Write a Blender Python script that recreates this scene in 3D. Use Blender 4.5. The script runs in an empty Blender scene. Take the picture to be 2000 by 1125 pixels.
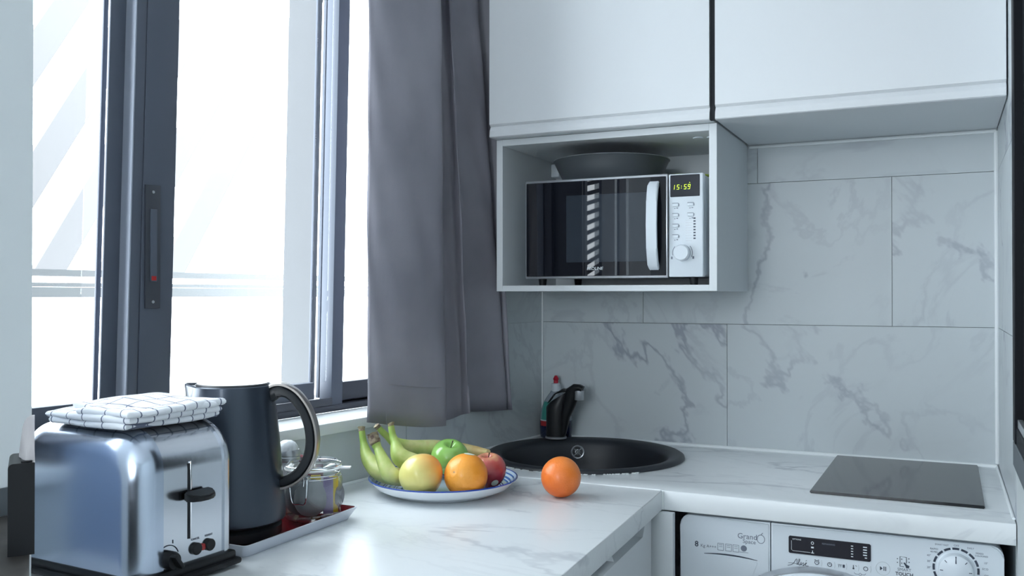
import bpy, bmesh, math, random
from mathutils import Vector, Matrix
sc = bpy.context.scene
COL = sc.collection
R = math.radians
PI = math.pi

# ------------------------------------------------------------------ camera
cam_d = bpy.data.cameras.new('camera'); cam = bpy.data.objects.new('camera', cam_d); COL.objects.link(cam)
cam_d.sensor_width = 36; cam_d.lens = 36*1790/2000; cam_d.clip_start = .02; cam_d.clip_end = 200
cam.location = (1.062, -2.4604, 1.31)
cam.rotation_euler = (R(90)+math.atan(13.5/1790), 0, R(25.2))
sc.camera = cam

# ------------------------------------------------------------------ sky, exposure
w = bpy.data.worlds.new('world'); sc.world = w; w.use_nodes = True
bg = w.node_tree.nodes['Background']; bg.inputs[0].default_value = (.85, .935, 1.0, 1); bg.inputs[1].default_value = 5.0
sc.view_settings.view_transform = 'Standard'; sc.view_settings.look = 'None'
sc.view_settings.exposure = 1.38; sc.view_settings.gamma = 1; sc.view_settings.use_curve_mapping = False
try:
    sc.cycles.max_bounces = 14; sc.cycles.diffuse_bounces = 7; sc.cycles.transparent_max_bounces = 24
    sc.cycles.transmission_bounces = 12; sc.cycles.glossy_bounces = 6
    sc.cycles.caustics_reflective = False; sc.cycles.caustics_refractive = False
    sc.cycles.use_denoising = True; sc.cycles.sample_clamp_indirect = 6
except Exception: pass

A = R(7.6)                                   # the window wall is not square to the back wall
def portal(name, loc, rot, sx, sy):
    d = bpy.data.lights.new(name, 'AREA'); d.shape = 'RECTANGLE'; d.size = sx; d.size_y = sy
    d.cycles.is_portal = True
    o = bpy.data.objects.new(name, d); COL.objects.link(o); o.location = loc; o.rotation_euler = rot
def WW(off, u, z):                            # point on the window wall: off inwards, u along it from the corner
    return Vector((off*math.cos(A)-u*math.sin(A), -off*math.sin(A)-u*math.cos(A), z))
portal('window_portal', WW(-.32, 1.05, 1.68), (0, R(-90), -A), 1.3, 1.5)
portal('window_portal', WW(-.05, 2.2, 1.35), (0, R(-90), -A), 1.0, 2.0)
portal('window_portal', WW(-.32, 3.93, 1.35), (0, R(-90), -A), 1.4, 2.0)
portal('window_portal', (.4, -4.75, 1.7), (R(90), 0, 0), 1.2, 1.1)

# ------------------------------------------------------------------ materials
def mat(name, col, rough=.5, metal=0, spec=.5, coat=0, bump=None, trans=0, ior=1.45, emit=None, sheen=0):
    m = bpy.data.materials.new(name); m.use_nodes = True
    b = m.node_tree.nodes['Principled BSDF']
    b.inputs['Base Color'].default_value = (*col, 1); b.inputs['Roughness'].default_value = rough
    b.inputs['Metallic'].default_value = metal; b.inputs['Specular IOR Level'].default_value = spec
    b.inputs['Coat Weight'].default_value = coat; b.inputs['Coat Roughness'].default_value = .05
    b.inputs['Transmission Weight'].default_value = trans; b.inputs['IOR'].default_value = ior
    b.inputs['Sheen Weight'].default_value = sheen
    if emit: b.inputs['Emission Color'].default_value = (*emit[0], 1); b.inputs['Emission Strength'].default_value = emit[1]
    if bump:
        nt = m.node_tree; n = nt.nodes.new('ShaderNodeTexNoise'); n.inputs['Scale'].default_value = bump[0]; n.inputs['Detail'].default_value = 4
        t = nt.nodes.new('ShaderNodeTexCoord'); nt.links.new(t.outputs['Object'], n.inputs['Vector'])
        bp = nt.nodes.new('ShaderNodeBump'); bp.inputs['Strength'].default_value = bump[1]; bp.inputs['Distance'].default_value = bump[2]
        nt.links.new(n.outputs['Fac'], bp.inputs['Height']); nt.links.new(bp.outputs['Normal'], b.inputs['Normal'])
    return m
def noisecol(m, c1, c2, scale, lo=.35, hi=.65, detail=5, stretch=(1,1,1), dist=0):
    nt = m.node_tree; b = nt.nodes['Principled BSDF']
    t = nt.nodes.new('ShaderNodeTexCoord'); mp = nt.nodes.new('ShaderNodeMapping'); mp.inputs['Scale'].default_value = stretch
    n = nt.nodes.new('ShaderNodeTexNoise'); n.inputs['Scale'].default_value = scale; n.inputs['Detail'].default_value = detail; n.inputs['Distortion'].default_value = dist
    r = nt.nodes.new('ShaderNodeValToRGB'); r.color_ramp.elements[0].position = lo; r.color_ramp.elements[1].position = hi
    r.color_ramp.elements[0].color = (*c1, 1); r.color_ramp.elements[1].color = (*c2, 1)
    nt.links.new(t.outputs['Object'], mp.inputs['Vector']); nt.links.new(mp.outputs['Vector'], n.inputs['Vector'])
    nt.links.new(n.outputs['Fac'], r.inputs['Fac']); nt.links.new(r.outputs['Color'], b.inputs['Base Color'])
    return m
def marble(name, base, vein, rough, scale=1.5, strength=.8, stretch=(1,1,1), spec=.5, width=.025):
    m = mat(name, base, rough, spec=spec); nt = m.node_tree; L = nt.links.new; N = nt.nodes.new; b = nt.nodes['Principled BSDF']
    g = N('ShaderNodeNewGeometry'); rnd = N('ShaderNodeVectorMath'); rnd.operation = 'SCALE'; rnd.inputs[0].default_value = (31.7, 12.9, 8.3)
    L(g.outputs['Random Per Island'], rnd.inputs['Scale'])
    mp = N('ShaderNodeMapping'); mp.inputs['Scale'].default_value = stretch; mp.inputs['Rotation'].default_value = (0, R(38), R(20)); L(g.outputs['Position'], mp.inputs['Vector'])
    ad = N('ShaderNodeVectorMath'); ad.operation = 'ADD'; L(mp.outputs[0], ad.inputs[0]); L(rnd.outputs[0], ad.inputs[1])
    def vein_layer(sc_, w_, dist, det):
        n = N('ShaderNodeTexNoise'); n.inputs['Scale'].default_value = sc_; n.inputs['Detail'].default_value = det; n.inputs['Roughness'].default_value = .55; n.inputs['Distortion'].default_value = dist
        L(ad.outputs[0], n.inputs['Vector'])
        s = N('ShaderNodeMath'); s.operation = 'SUBTRACT'; s.inputs[1].default_value = .5; L(n.outputs['Fac'], s.inputs[0])
        a = N('ShaderNodeMath'); a.operation = 'ABSOLUTE'; L(s.outputs[0], a.inputs[0])
        r = N('ShaderNodeMapRange'); r.interpolation_type = 'SMOOTHSTEP'; r.inputs['From Min'].default_value = 0; r.inputs['From Max'].default_value = w_
        r.inputs['To Min'].default_value = 1; r.inputs['To Max'].default_value = 0; L(a.outputs[0], r.inputs['Value']); return r
    v1 = vein_layer(scale, width, .5, 6); v2 = vein_layer(scale*1.9, width*2.6, 1.6, 8)
    msk = N('ShaderNodeTexNoise'); msk.inputs['Scale'].default_value = scale*1.6; msk.inputs['Detail'].default_value = 2; L(ad.outputs[0], msk.inputs['Vector'])
    mr = N('ShaderNodeMapRange'); mr.inputs['From Min'].default_value = .34; mr.inputs['From Max'].default_value = .60; L(msk.outputs['Fac'], mr.inputs['Value'])
    m1 = N('ShaderNodeMath'); m1.operation = 'MULTIPLY'; L(v1.outputs[0], m1.inputs[0]); L(mr.outputs[0], m1.inputs[1])
    m2 = N('ShaderNodeMath'); m2.operation = 'MULTIPLY'; L(v2.outputs[0], m2.inputs[0]); L(mr.outputs[0], m2.inputs[1])
    m3 = N('ShaderNodeMath'); m3.operation = 'MULTIPLY'; L(m2.outputs[0], m3.inputs[0]); m3.inputs[1].default_value = .3
    s1 = N('ShaderNodeMath'); s1.operation = 'ADD'; s1.use_clamp = True; L(m1.outputs[0], s1.inputs[0]); L(m3.outputs[0], s1.inputs[1])
    s2 = N('ShaderNodeMath'); s2.operation = 'MULTIPLY'; s2.inputs[1].default_value = strength; L(s1.outputs[0], s2.inputs[0])
    mx = N('ShaderNodeMix'); mx.data_type = 'RGBA'; mx.inputs[6].default_value = (*base, 1); mx.inputs[7].default_value = (*vein, 1)
    L(s2.outputs[0], mx.inputs[0]); L(mx.outputs[2], b.inputs['Base Color']); return m
def pane_mat(name, tint=(.97,.98,.98), rough=.02, refl=1.0):
    m = bpy.data.materials.new(name); m.use_nodes = True; nt = m.node_tree; nt.nodes.clear()
    o = nt.nodes.new('ShaderNodeOutputMaterial'); t = nt.nodes.new('ShaderNodeBsdfTransparent'); t.inputs[0].default_value = (*tint, 1)
    g = nt.nodes.new('ShaderNodeBsdfGlossy'); g.inputs['Roughness'].default_value = rough; f = nt.nodes.new('ShaderNodeLayerWeight'); f.inputs[0].default_value = .5
    pw = nt.nodes.new('ShaderNodeMath'); pw.operation = 'POWER'; pw.inputs[1].default_value = 5; nt.links.new(f.outputs['Facing'], pw.inputs[0])
    mm = nt.nodes.new('ShaderNodeMath'); mm.operation = 'MULTIPLY_ADD'; mm.inputs[1].default_value = .8*refl; mm.inputs[2].default_value = .04*refl; nt.links.new(pw.outputs[0], mm.inputs[0])
    x = nt.nodes.new('ShaderNodeMixShader'); nt.links.new(mm.outputs[0], x.inputs[0]); nt.links.new(t.outputs[0], x.inputs[1]); nt.links.new(g.outputs[0], x.inputs[2])
    nt.links.new(x.outputs[0], o.inputs[0]); return m

M = {}
M['tile'] = marble('marble_tile', (.53,.57,.59), (.19,.20,.27), .32, 1.35, .62, width=.014)
M['grout'] = mat('grout', (.16,.18,.20), .9)
M['worktop'] = marble('marble_worktop', (.76,.785,.80), (.36,.38,.42), .30, 1.7, .55, stretch=(.8,1.8,1.5), width=.013)
M['paint'] = mat('wall_paint', (.56,.60,.61), .6, bump=(60,.05,.002))
M['ceiling'] = mat('ceiling_paint', (.80,.81,.82), .8)
M['floor'] = noisecol(mat('floor_boards', (.2,.17,.15), .4), (.16,.14,.12), (.24,.21,.18), 6, stretch=(1,8,1))
M['lacquer'] = mat('white_lacquer', (.66,.68,.70), .28, bump=(8,.02,.002))
M['carcass'] = mat('white_melamine', (.66,.69,.71), .4)
M['silicone'] = mat('white_silicone', (.80,.83,.84), .4)
M['alu'] = mat('grey_anodised_aluminium', (.085,.098,.128), .5, .0, spec=.4)
M['stilerefl'] = mat('painted_stile_reflection', (.36,.39,.46), .4, .2)  # room reflection on the stile's side, put in as a pale colour
M['alu2'] = mat('grey_anodised_aluminium_track', (.06,.065,.08), .45, .3)
M['sill'] = mat('white_sill_paint', (.72,.75,.75), .45)
M['pane'] = pane_mat('window_glass')
M['curtain'] = noisecol(mat('curtain_cloth', (.13,.12,.15), .5, spec=.45, bump=(900,.2,.001)), (.205,.200,.238), (.270,.262,.300), 4)
M['thread'] = mat('curtain_thread', (.24,.23,.26), .8)
M['black'] = mat('black_plastic', (.010,.011,.013), .38, spec=.35)
M['darkgap'] = mat('dark_gap', (.02,.022,.026), .9)
M['chrome'] = mat('chrome', (.80,.82,.85), .08, 1)
M['steel'] = mat('polished_steel', (.62,.65,.70), .17, 1, bump=(30,.05,.002))
M['brushed'] = mat('brushed_steel', (.50,.57,.68), .24, 1)
nt = M['brushed'].node_tree; n = nt.nodes.new('ShaderNodeTexNoise'); n.inputs['Scale'].default_value = 40; t = nt.nodes.new('ShaderNodeTexCoord'); mp = nt.nodes.new('ShaderNodeMapping')
mp.inputs['Scale'].default_value = (.3, 1, 5); nt.links.new(t.outputs['Object'], mp.inputs[0]); nt.links.new(mp.outputs[0], n.inputs['Vector'])
mr = nt.nodes.new('ShaderNodeMapRange'); mr.inputs['To Min'].default_value = .21; mr.inputs['To Max'].default_value = .25; nt.links.new(n.outputs['Fac'], mr.inputs['Value']); nt.links.new(mr.outputs[0], nt.nodes['Principled BSDF'].inputs['Roughness'])
M['sink'] = mat('black_composite_stone', (.022,.025,.032), .42, bump=(400,.2,.001))
M['hob'] = mat('black_hob_glass', (.012,.013,.016), .07, spec=.5)
M['applwhite'] = mat('white_appliance_plastic', (.66,.71,.76), .3)
M['appldark'] = mat('dark_display', (.012,.013,.022), .15)
M['doorglass'] = mat('black_microwave_glass', (.006,.007,.011), .012)
M['mesh_window'] = mat('microwave_mesh_window', (.030,.038,.050), .02)
M['silver'] = mat('silver_plastic', (.50,.52,.55), .3, .7)
M['inkgrey'] = mat('grey_print', (.16,.18,.23), .6)
M['inkdark'] = mat('dark_print', (.035,.045,.07), .6)
M['inkwhite'] = mat('white_print', (.72,.76,.80), .6)
M['led'] = mat('green_led', (.5,.8,.05), .5, emit=((.62,1,.03), 1.1))
M['redled'] = mat('red_button', (.38,.02,.02), .3)
M['pan'] = mat('grey_pan_coating', (.085,.095,.105), .38)
M['lime'] = mat('lime_silicone', (.30,.38,.03), .5)
M['glass'] = pane_mat('clear_jar_glass', (.97,.99,.985), .03, 1.4)
M['kettle'] = mat('matt_slate_paint', (.045,.058,.080), .34, .5, coat=.15)
M['kettle_dark'] = mat('kettle_black', (.010,.012,.016), .4)
M['kettle_band'] = mat('warm_brushed_metal', (.42,.39,.37), .3, .9)
M['trayout'] = mat('tray_pale_rim', (.62,.65,.72), .35)
M['trayin'] = mat('tray_dark_red', (.16,.008,.014), .12, coat=.5)
M['china'] = mat('white_glazed_china', (.76,.79,.82), .12, coat=.5)
M['blueglaze'] = mat('cobalt_glaze', (.02,.06,.32), .15, coat=.5)
M['pod'] = mat('grey_coffee_pod', (.24,.245,.27), .55)
M['yellowpkt'] = mat('yellow_sachet', (.72,.52,.04), .4)
M['purplepkt'] = mat('lilac_sachet', (.30,.24,.42), .4)
M['redpkt'] = mat('dark_red_card', (.14,.012,.02), .5)
M['rubber'] = mat('white_rubber', (.80,.80,.80), .5)
M['bottleclear'] = mat('translucent_grey_plastic', (.26,.30,.34), .25)
M['bottleblue'] = mat('dark_blue_liquid', (.006,.012,.045), .15, coat=.5)
M['labelgreen'] = mat('green_label', (.05,.26,.22), .5)
M['labelred'] = mat('red_label', (.36,.02,.025), .5)
M['redcap'] = mat('red_cap', (.42,.01,.03), .35)
M['whitecap'] = mat('white_cap', (.55,.60,.64), .4)
M['outside'] = mat('sunlit_white_wall', (.55,.57,.60), .8)
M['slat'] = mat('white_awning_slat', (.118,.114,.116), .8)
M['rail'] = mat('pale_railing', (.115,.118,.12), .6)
M['bluereflector'] = mat('blue_grey_reflector', (.32,.40,.54), .5)  # colour picked for the blue it reflects into the toaster side
M['louvre'] = mat('grey_louvre', (.08,.085,.09), .6)
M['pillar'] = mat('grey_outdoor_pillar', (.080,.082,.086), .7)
M['mirrorblack'] = mat('black_frame', (.005,.006,.009), .5, spec=.15)
M['sideboard'] = noisecol(mat('dark_stone_top', (.05,.045,.04), .5), (.035,.032,.030), (.06,.055,.05), 30)
M['skirting'] = mat('dark_grey_skirting', (.10,.115,.13), .5)
M['bag'] = mat('pale_bag', (.42,.40,.41), .5)
M['pier'] = mat('pale_blue_grey_paint', (.82,.86,.88), .6)
# towel: white with thin dark checks
m = mat('checked_cotton', (.80,.82,.86), .9, spec=.2, bump=(500,.3,.001)); M['towel'] = m
nt = m.node_tree; N = nt.nodes.new; L = nt.links.new; uv = N('ShaderNodeUVMap'); sp = N('ShaderNodeSeparateXYZ'); L(uv.outputs[0], sp.inputs[0]); outs = []
for ax in (0, 1):
    a = N('ShaderNodeMath'); a.operation = 'DIVIDE'; a.inputs[1].default_value = (.040, .025)[ax]; L(sp.outputs[ax], a.inputs[0])
    f = N('ShaderNodeMath'); f.operation = 'FRACT'; L(a.outputs[0], f.inputs[0])
    l = N('ShaderNodeMath'); l.operation = 'LESS_THAN'; l.inputs[1].default_value = (.055, .088)[ax]; L(f.outputs[0], l.inputs[0]); outs.append(l)
mxx = N('ShaderNodeMath'); mxx.operation = 'MAXIMUM'; L(outs[0].outputs[0], mxx.inputs[0]); L(outs[1].outputs[0], mxx.inputs[1])
mx = N('ShaderNodeMix'); mx.data_type = 'RGBA'; mx.inputs[6].default_value = (.80,.82,.86,1); mx.inputs[7].default_value = (.16,.18,.25,1)
L(mxx.outputs[0], mx.inputs[0]); L(mx.outputs[2], nt.nodes['Principled BSDF'].inputs['Base Color'])
# fruit
def fruit(name, stops, rough=.3, coat=.3, speck=None, axis=2, rng=(-.04,.04), noise=.25, bump=None):
    m = mat(name, stops[0][1], rough, coat=coat, bump=bump); m.node_tree.nodes['Principled BSDF'].inputs['Coat Roughness'].default_value = .15
    nt = m.node_tree; N = nt.nodes.new; L = nt.links.new
    t = N('ShaderNodeTexCoord'); s = N('ShaderNodeSeparateXYZ'); L(t.outputs['Object'], s.inputs[0])
    n = N('ShaderNodeTexNoise'); n.inputs['Scale'].default_value = 35; n.inputs['Detail'].default_value = 4; L(t.outputs['Object'], n.inputs['Vector'])
    mr = N('ShaderNodeMapRange'); mr.inputs['From Min'].default_value = rng[0]; mr.inputs['From Max'].default_value = rng[1]; L(s.outputs[axis], mr.inputs['Value'])
    a = N('ShaderNodeMath'); a.operation = 'MULTIPLY_ADD'; a.inputs[1].default_value = noise; L(n.outputs['Fac'], a.inputs[0]); L(mr.outputs[0], a.inputs[2])
    a2 = N('ShaderNodeMath'); a2.operation = 'SUBTRACT'; a2.inputs[1].default_value = noise/2; L(a.outputs[0], a2.inputs[0])
    r = N('ShaderNodeValToRGB'); cr = r.color_ramp
    while len(cr.elements) < len(stops): cr.elements.new(.5)
    for e, (p, c) in zip(cr.elements, stops): e.position = p; e.color = (*c, 1)
    L(a2.outputs[0], r.inputs[0]); L(r.outputs[0], nt.nodes['Principled BSDF'].inputs['Base Color']); return m
M['orange'] = fruit('orange_peel', [(0,(.78,.22,.015)), (.6,(.84,.28,.02)), (1,(.86,.36,.05))], .38, .2, bump=(260,.5,.0012))
M['orange2'] = fruit('deep_orange_peel', [(0,(.74,.15,.02)), (.6,(.80,.20,.03)), (1,(.84,.26,.05))], .4, .2, bump=(260,.5,.0012))
M['yellowapple'] = fruit('yellow_apple_skin', [(0,(.70,.66,.22)), (.6,(.76,.66,.22)), (.84,(.80,.50,.15)), (1,(.84,.38,.08))], .3, .3, axis=0)
M['greenapple'] = fruit('green_apple_skin', [(0,(.40,.58,.13)), (.5,(.32,.57,.12)), (1,(.26,.52,.12))], .2, .5)
M['redapple'] = fruit('red_apple_skin', [(0,(.24,.008,.02)), (.6,(.33,.02,.035)), (.84,(.50,.10,.08)), (.97,(.70,.44,.22))], .25, .4)
M['banana'] = fruit('unripe_banana_skin', [(0,(.24,.40,.07)), (.35,(.44,.54,.15)), (.68,(.66,.66,.30)), (1,(.58,.42,.18))], .45, .1, axis=0, rng=(-.012,.12), noise=.9)
M['bananagreen'] = mat('banana_neck_green', (.33,.47,.10), .5)
M['bananastem'] = noisecol(mat('dry_banana_stem', (.2,.13,.1), .8), (.10,.06,.05), (.42,.36,.24), 90)
M['fruitstem'] = mat('fruit_stem', (.06,.05,.03), .7)
M['sticker'] = mat('pale_fruit_sticker', (.62,.66,.55), .4)
# plate with blue rings
m = mat('blue_ringed_glaze', (.6,.63,.65), .12, coat=.5); M['rings'] = m
nt = m.node_tree; N = nt.nodes.new; L = nt.links.new; t = N('ShaderNodeTexCoord'); s = N('ShaderNodeSeparateXYZ'); L(t.outputs['Object'], s.inputs[0])
cmb = N('ShaderNodeCombineXYZ'); L(s.outputs[0], cmb.inputs[0]); L(s.outputs[1], cmb.inputs[1]); ln = N('ShaderNodeVectorMath'); ln.operation = 'LENGTH'; L(cmb.outputs[0], ln.inputs[0])
mr = N('ShaderNodeMapRange'); mr.inputs['From Min'].default_value = .0; mr.inputs['From Max'].default_value = .16; L(ln.outputs['Value'], mr.inputs['Value'])
r = N('ShaderNodeValToRGB'); r.color_ramp.interpolation = 'CONSTANT'; L(mr.outputs[0], r.inputs[0])
cw, cb, cn, cg = (.46,.55,.64), (.05,.13,.36), (.010,.02,.08), (.30,.36,.34)
st = [(0,cw),(.52,cb),(.55,cw),(.60,cn),(.615,cw),(.63,cn),(.645,cg),(.69,cb),(.715,cw),(.745,cn),(.76,cw),(.775,cn),(.79,cg),(.83,cb),(.85,cw),(.865,cb),(.885,cw),(.91,cb),(.925,cw),(.955,(.02,.06,.32))]
while len(r.color_ramp.elements) < len(st): r.color_ramp.elements.new(.5)
for e, (p, c) in zip(r.color_ramp.elements, st): e.position = p; e.color = (*c, 1)
L(r.outputs[0], nt.nodes['Principled BSDF'].inputs['Base Color'])

# ------------------------------------------------------------------ mesh helpers
def bx(bm, x0, x1, y0, y1, z0, z1, bev=0, seg=2):
    r = bmesh.ops.create_cube(bm, size=1); vs = r['verts']
    for v in vs: v.co = Vector((x0+(v.co.x+.5)*(x1-x0), y0+(v.co.y+.5)*(y1-y0), z0+(v.co.z+.5)*(z1-z0)))
    if bev:
        es = list({e for v in vs for e in v.link_edges}); bmesh.ops.bevel(bm, geom=es, offset=bev, segments=seg, profile=.5, affect='EDGES')
    return bm
def prism(bm, pts, axis, a0, a1):
    """extrude a 2D outline; axis 'x': pts=(y,z), 'y': pts=(x,z), 'z': pts=(x,y)"""
    def P(p, a): return {'x':(a,p[0],p[1]), 'y':(p[0],a,p[1]), 'z':(p[0],p[1],a)}[axis]
    lo = [bm.verts.new(P(p, a0)) for p in pts]; hi = [bm.verts.new(P(p, a1)) for p in pts]; n = len(pts)
    bm.faces.new(lo); bm.faces.new(hi[::-1])
    for i in range(n): bm.faces.new((lo[i], hi[i], hi[(i+1)%n], lo[(i+1)%n]))
    return bm
def lathe(bm, prof, seg=48, c=(0,0,0), close=False):
    rings = []
    for r, z in prof:
        if r < 1e-6: rings.append([bm.verts.new((c[0], c[1], c[2]+z))])
        else: rings.append([bm.verts.new((c[0]+r*math.cos(2*PI*i/seg), c[1]+r*math.sin(2*PI*i/seg), c[2]+z)) for i in range(seg)])
    def join(a, b):
        if len(a) == 1 and len(b) == 1: return
        for i in range(seg):
            j = (i+1) % seg
            if len(a) == 1: bm.faces.new((a[0], b[i], b[j]))
            elif len(b) == 1: bm.faces.new((a[i], a[j], b[0]))
            else: bm.faces.new((a[i], a[j], b[j], b[i]))
    for a, b in zip(rings, rings[1:]): join(a, b)
    if close: join(rings[-1], rings[0])
    return bm
def spline(pts, n=6):
    P = [Vector(p) for p in pts]; P = [P[0]*2-P[1]] + P + [P[-1]*2-P[-2]]; out = []
    for i in range(1, len(P)-2):
        for k in range(n):
            t = k/n; a, b, c, d = P[i-1:i+3]
            out.append(.5*((2*b)+(c-a)*t+(2*a-5*b+4*c-d)*t*t+(3*b-a-3*c+d)*t**3))
    out.append(P[-2]); return out
def tube(bm, pts, rad, seg=12, flat=1.0, up=None, closed=False):
    pts = [Vector(p) for p in pts]; n = len(pts); rs = rad if isinstance(rad, (list, tuple)) else [rad]*n
    if len(rs) != n: rs = [rs[min(int(i/(n-1)*(len(rs)-1)), len(rs)-2)]*(1-((i/(n-1)*(len(rs)-1))%1 if i < n-1 else 1)) + rs[min(int(i/(n-1)*(len(rs)-1)), len(rs)-2)+1]*((i/(n-1)*(len(rs)-1))%1 if i < n-1 else 1) for i in range(n)]
    rings = []; prev = Vector(up) if up else None
    for i, p in enumerate(pts):
        if closed: tg = pts[(i+1)%n]-pts[i-1]
        else: tg = pts[min(i+1, n-1)]-pts[max(i-1, 0)]
        tg.normalize()
        if prev is None: prev = Vector((0,0,1)) if abs(tg.z) < .9 else Vector((1,0,0))
        u = prev - tg*prev.dot(tg); u.normalize(); v = tg.cross(u); 
        if not up: prev = u
        rings.append([bm.verts.new(p+u*math.cos(2*PI*k/seg)*rs[i]*flat+v*math.sin(2*PI*k/seg)*rs[i]) for k in range(seg)])
    m_ = n if closed else n-1
    for i in range(m_):
        a, b = rings[i], rings[(i+1)%n]
        for k in range(seg): bm.faces.new((a[k], a[(k+1)%seg], b[(k+1)%seg], b[k]))
    if not closed: bm.faces.new(rings[0][::-1]); bm.faces.new(rings[-1])
    return bm
def NB(): return bmesh.new()
def obj(name, bm, m, parent=None, smooth=True, angle=35, loc=None):
    bmesh.ops.recalc_face_normals(bm, faces=bm.faces)
    me = bpy.data.meshes.new(name); bm.to_mesh(me); bm.free()
    if isinstance(m, (list, tuple)):
        for q in m: me.materials.append(q)
    else: me.materials.append(m)
    if smooth:
        for p in me.polygons: p.use_smooth = True
        try: me.set_sharp_from_angle(angle=R(angle))
        except Exception: pass
    o = bpy.data.objects.new(name, me); COL.objects.link(o)
    if loc: o.location = loc
    if parent: o.parent = parent
    return o
def tag(o, label=None, cat=None, group=None, kind=None):
    if label: o['label'] = label
    if cat: o['category'] = cat
    if group: o['group'] = group
    if kind: o['kind'] = kind
    return o
def thing(name, label, cat, loc=(0,0,0), rz=0, group=None):
    o = bpy.data.objects.new(name, None); COL.objects.link(o); o.location = loc; o.rotation_euler = (0,0,rz); o.empty_display_size = .05
    return tag(o, label, cat, group)
def struct(name, bm, m, label=None, parent=None, smooth=False, rz=0):
    o = obj(name, bm, m, parent, smooth); o.rotation_euler = (0,0,rz)
    if not parent: tag(o, label, None, None, 'structure')
    return o
def text(name, body, size, m, parent, loc, rot=(R(90),0,0), shear=0, ext=.0002, align='CENTER', bold=0, sx=1):
    c = bpy.data.curves.new(name, 'FONT'); c.body = body; c.size = size; c.extrude = ext; c.align_x = align; c.align_y = 'CENTER'; c.shear = shear; c.offset = bold; c.resolution_u = 3
    t = bpy.data.objects.new(name+'_src', c); COL.objects.link(t)
    bpy.context.view_layer.update()
    me = bpy.data.meshes.new_from_object(t.evaluated_get(bpy.context.evaluated_depsgraph_get())); me.name = name
    bpy.data.objects.remove(t); bpy.data.curves.remove(c); me.materials.clear(); me.materials.append(m)
    o = bpy.data.objects.new(name, me); COL.objects.link(o); o.parent = parent; o.location = loc; o.rotation_euler = rot; o.scale = (sx,1,1)
    return o
random.seed(4)

# ------------------------------------------------------------------ room shell
T = .0012
def tiles_x(bm, rows, x0, x1, face, depth, flip=1, fixed=None):
    """tile slabs on a wall running along local x; rows=[(z0,z1,[joints])]"""
    for z0, z1, js in rows:
        xs = [x0]+[j for j in js if x0 < j < x1]+[x1]
        for a, b in zip(xs, xs[1:]):
            bx(bm, a+T/2, b-T/2, min(face, face+depth), max(face, face+depth), z0+T/2, z1-T/2)
bm = NB(); bx(bm, -.6, 1.5, .008, .16, 0, 2.5)
wb = struct('wall_back', bm, M['grout'], 'marble tiled back wall behind the sink and hob')
bm = NB(); tiles_x(bm, [(0,.49,[.3,.94]),(.49,.861,[.307,.947]),(.861,1.232,[-.1,.539]),(1.232,1.604,[.307,.947]),(1.604,1.975,[-.02,.62]),(1.975,2.5,[.3,.94])], 0.001, 1.18, 0, .008)
struct('wall_tiles', bm, M['tile'], parent=wb)
# right wall: short tiled stub
bm = NB(); bx(bm, 1.188, 1.30, -.56, .008, 0, 2.5)
wr = struct('wall_right', bm, M['grout'], 'narrow marble tiled side wall right of the hob')
bm = NB()
for z0, z1 in ((0,.49),(.49,.861),(.861,1.232),(1.232,1.604),(1.604,1.975),(1.975,2.5)): bx(bm, 1.18, 1.188, -.558, -.001, z0+T/2, z1-T/2)
struct('wall_tiles', bm, M['tile'], parent=wr)
bm = NB(); bx(bm, 1.181, 1.30, -1.30, -.562, 0, 1.0)
struct('wall_front', bm, M['paint'], 'pale low wall under the black framed panel')
bm = NB(); bx(bm, 1.30, 2.7, -1.30, -1.2, 0, 2.5); bx(bm, 2.6, 2.7, -4.8, -1.2, 0, 2.5)
struct('wall_side', bm, M['paint'], 'plain wall of the room behind the photographer')
bm = NB(); prism(bm, [(-1.3,-4.8),(2.7,-4.8),(2.7,.16),(-.35,.16)], 'z', -.1, 0); struct('floor', bm, M['floor'], 'dark wooden floor')
bm = NB(); prism(bm, [(-1.3,-4.8),(2.7,-4.8),(2.7,.16),(-.35,.16)], 'z', 2.5, 2.6); struct('ceiling', bm, M['ceiling'], 'white ceiling')
# rear wall with a large window opening (behind the camera)
bm = NB(); bx(bm, -.75, -.2, -4.85, -4.7, 0, 2.5); bx(bm, 1.0, 2.7, -4.85, -4.7, 0, 2.5); bx(bm, -.2, 1.0, -4.85, -4.7, 0, 1.15); bx(bm, -.2, 1.0, -4.85, -4.7, 2.25, 2.5)
struct('wall_rear', bm, M['paint'], 'wall with a wide window behind the photographer')
# window wall (built in its own frame: x inwards, y = -u, z)
bm = NB()
bx(bm, -.30, 0, -.38, .0, 0, 2.5); bx(bm, -.30, 0, -1.66, -.38, 0, 1.016); bx(bm, -.30, 0, -1.66, -.38, 2.42, 2.5)
bx(bm, -.012, 0, -3.20, -1.66, 0, .35); bx(bm, -.012, 0, -3.20, -1.66, 2.35, 2.5); bx(bm, -.30, 0, -3.25, -3.20, 0, 2.5); bx(bm, -.30, 0, -4.62, -3.25, 0, .35); bx(bm, -.30, 0, -4.62, -3.25, 2.38, 2.5); bx(bm, -.30, 0, -4.9, -4.62, 0, 2.5)
wl = struct('wall_left', bm, M['paint'], 'window wall left of the sink with pale paint', rz=-A)
bm = NB()
bx(bm, 0, .003, -.62, -.001, .861+T/2, 1.016); 
bx(bm, 0, .003, -.38, -.001, 1.016, 1.232-T/2); bx(bm, 0, .003, -.38, -.001, 1.232+T/2, 1.604-T/2); bx(bm, 0, .003, -.38, -.001, 1.604+T/2, 2.5)
o = struct('wall_tiles', bm, M['tile'], parent=wl)
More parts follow.
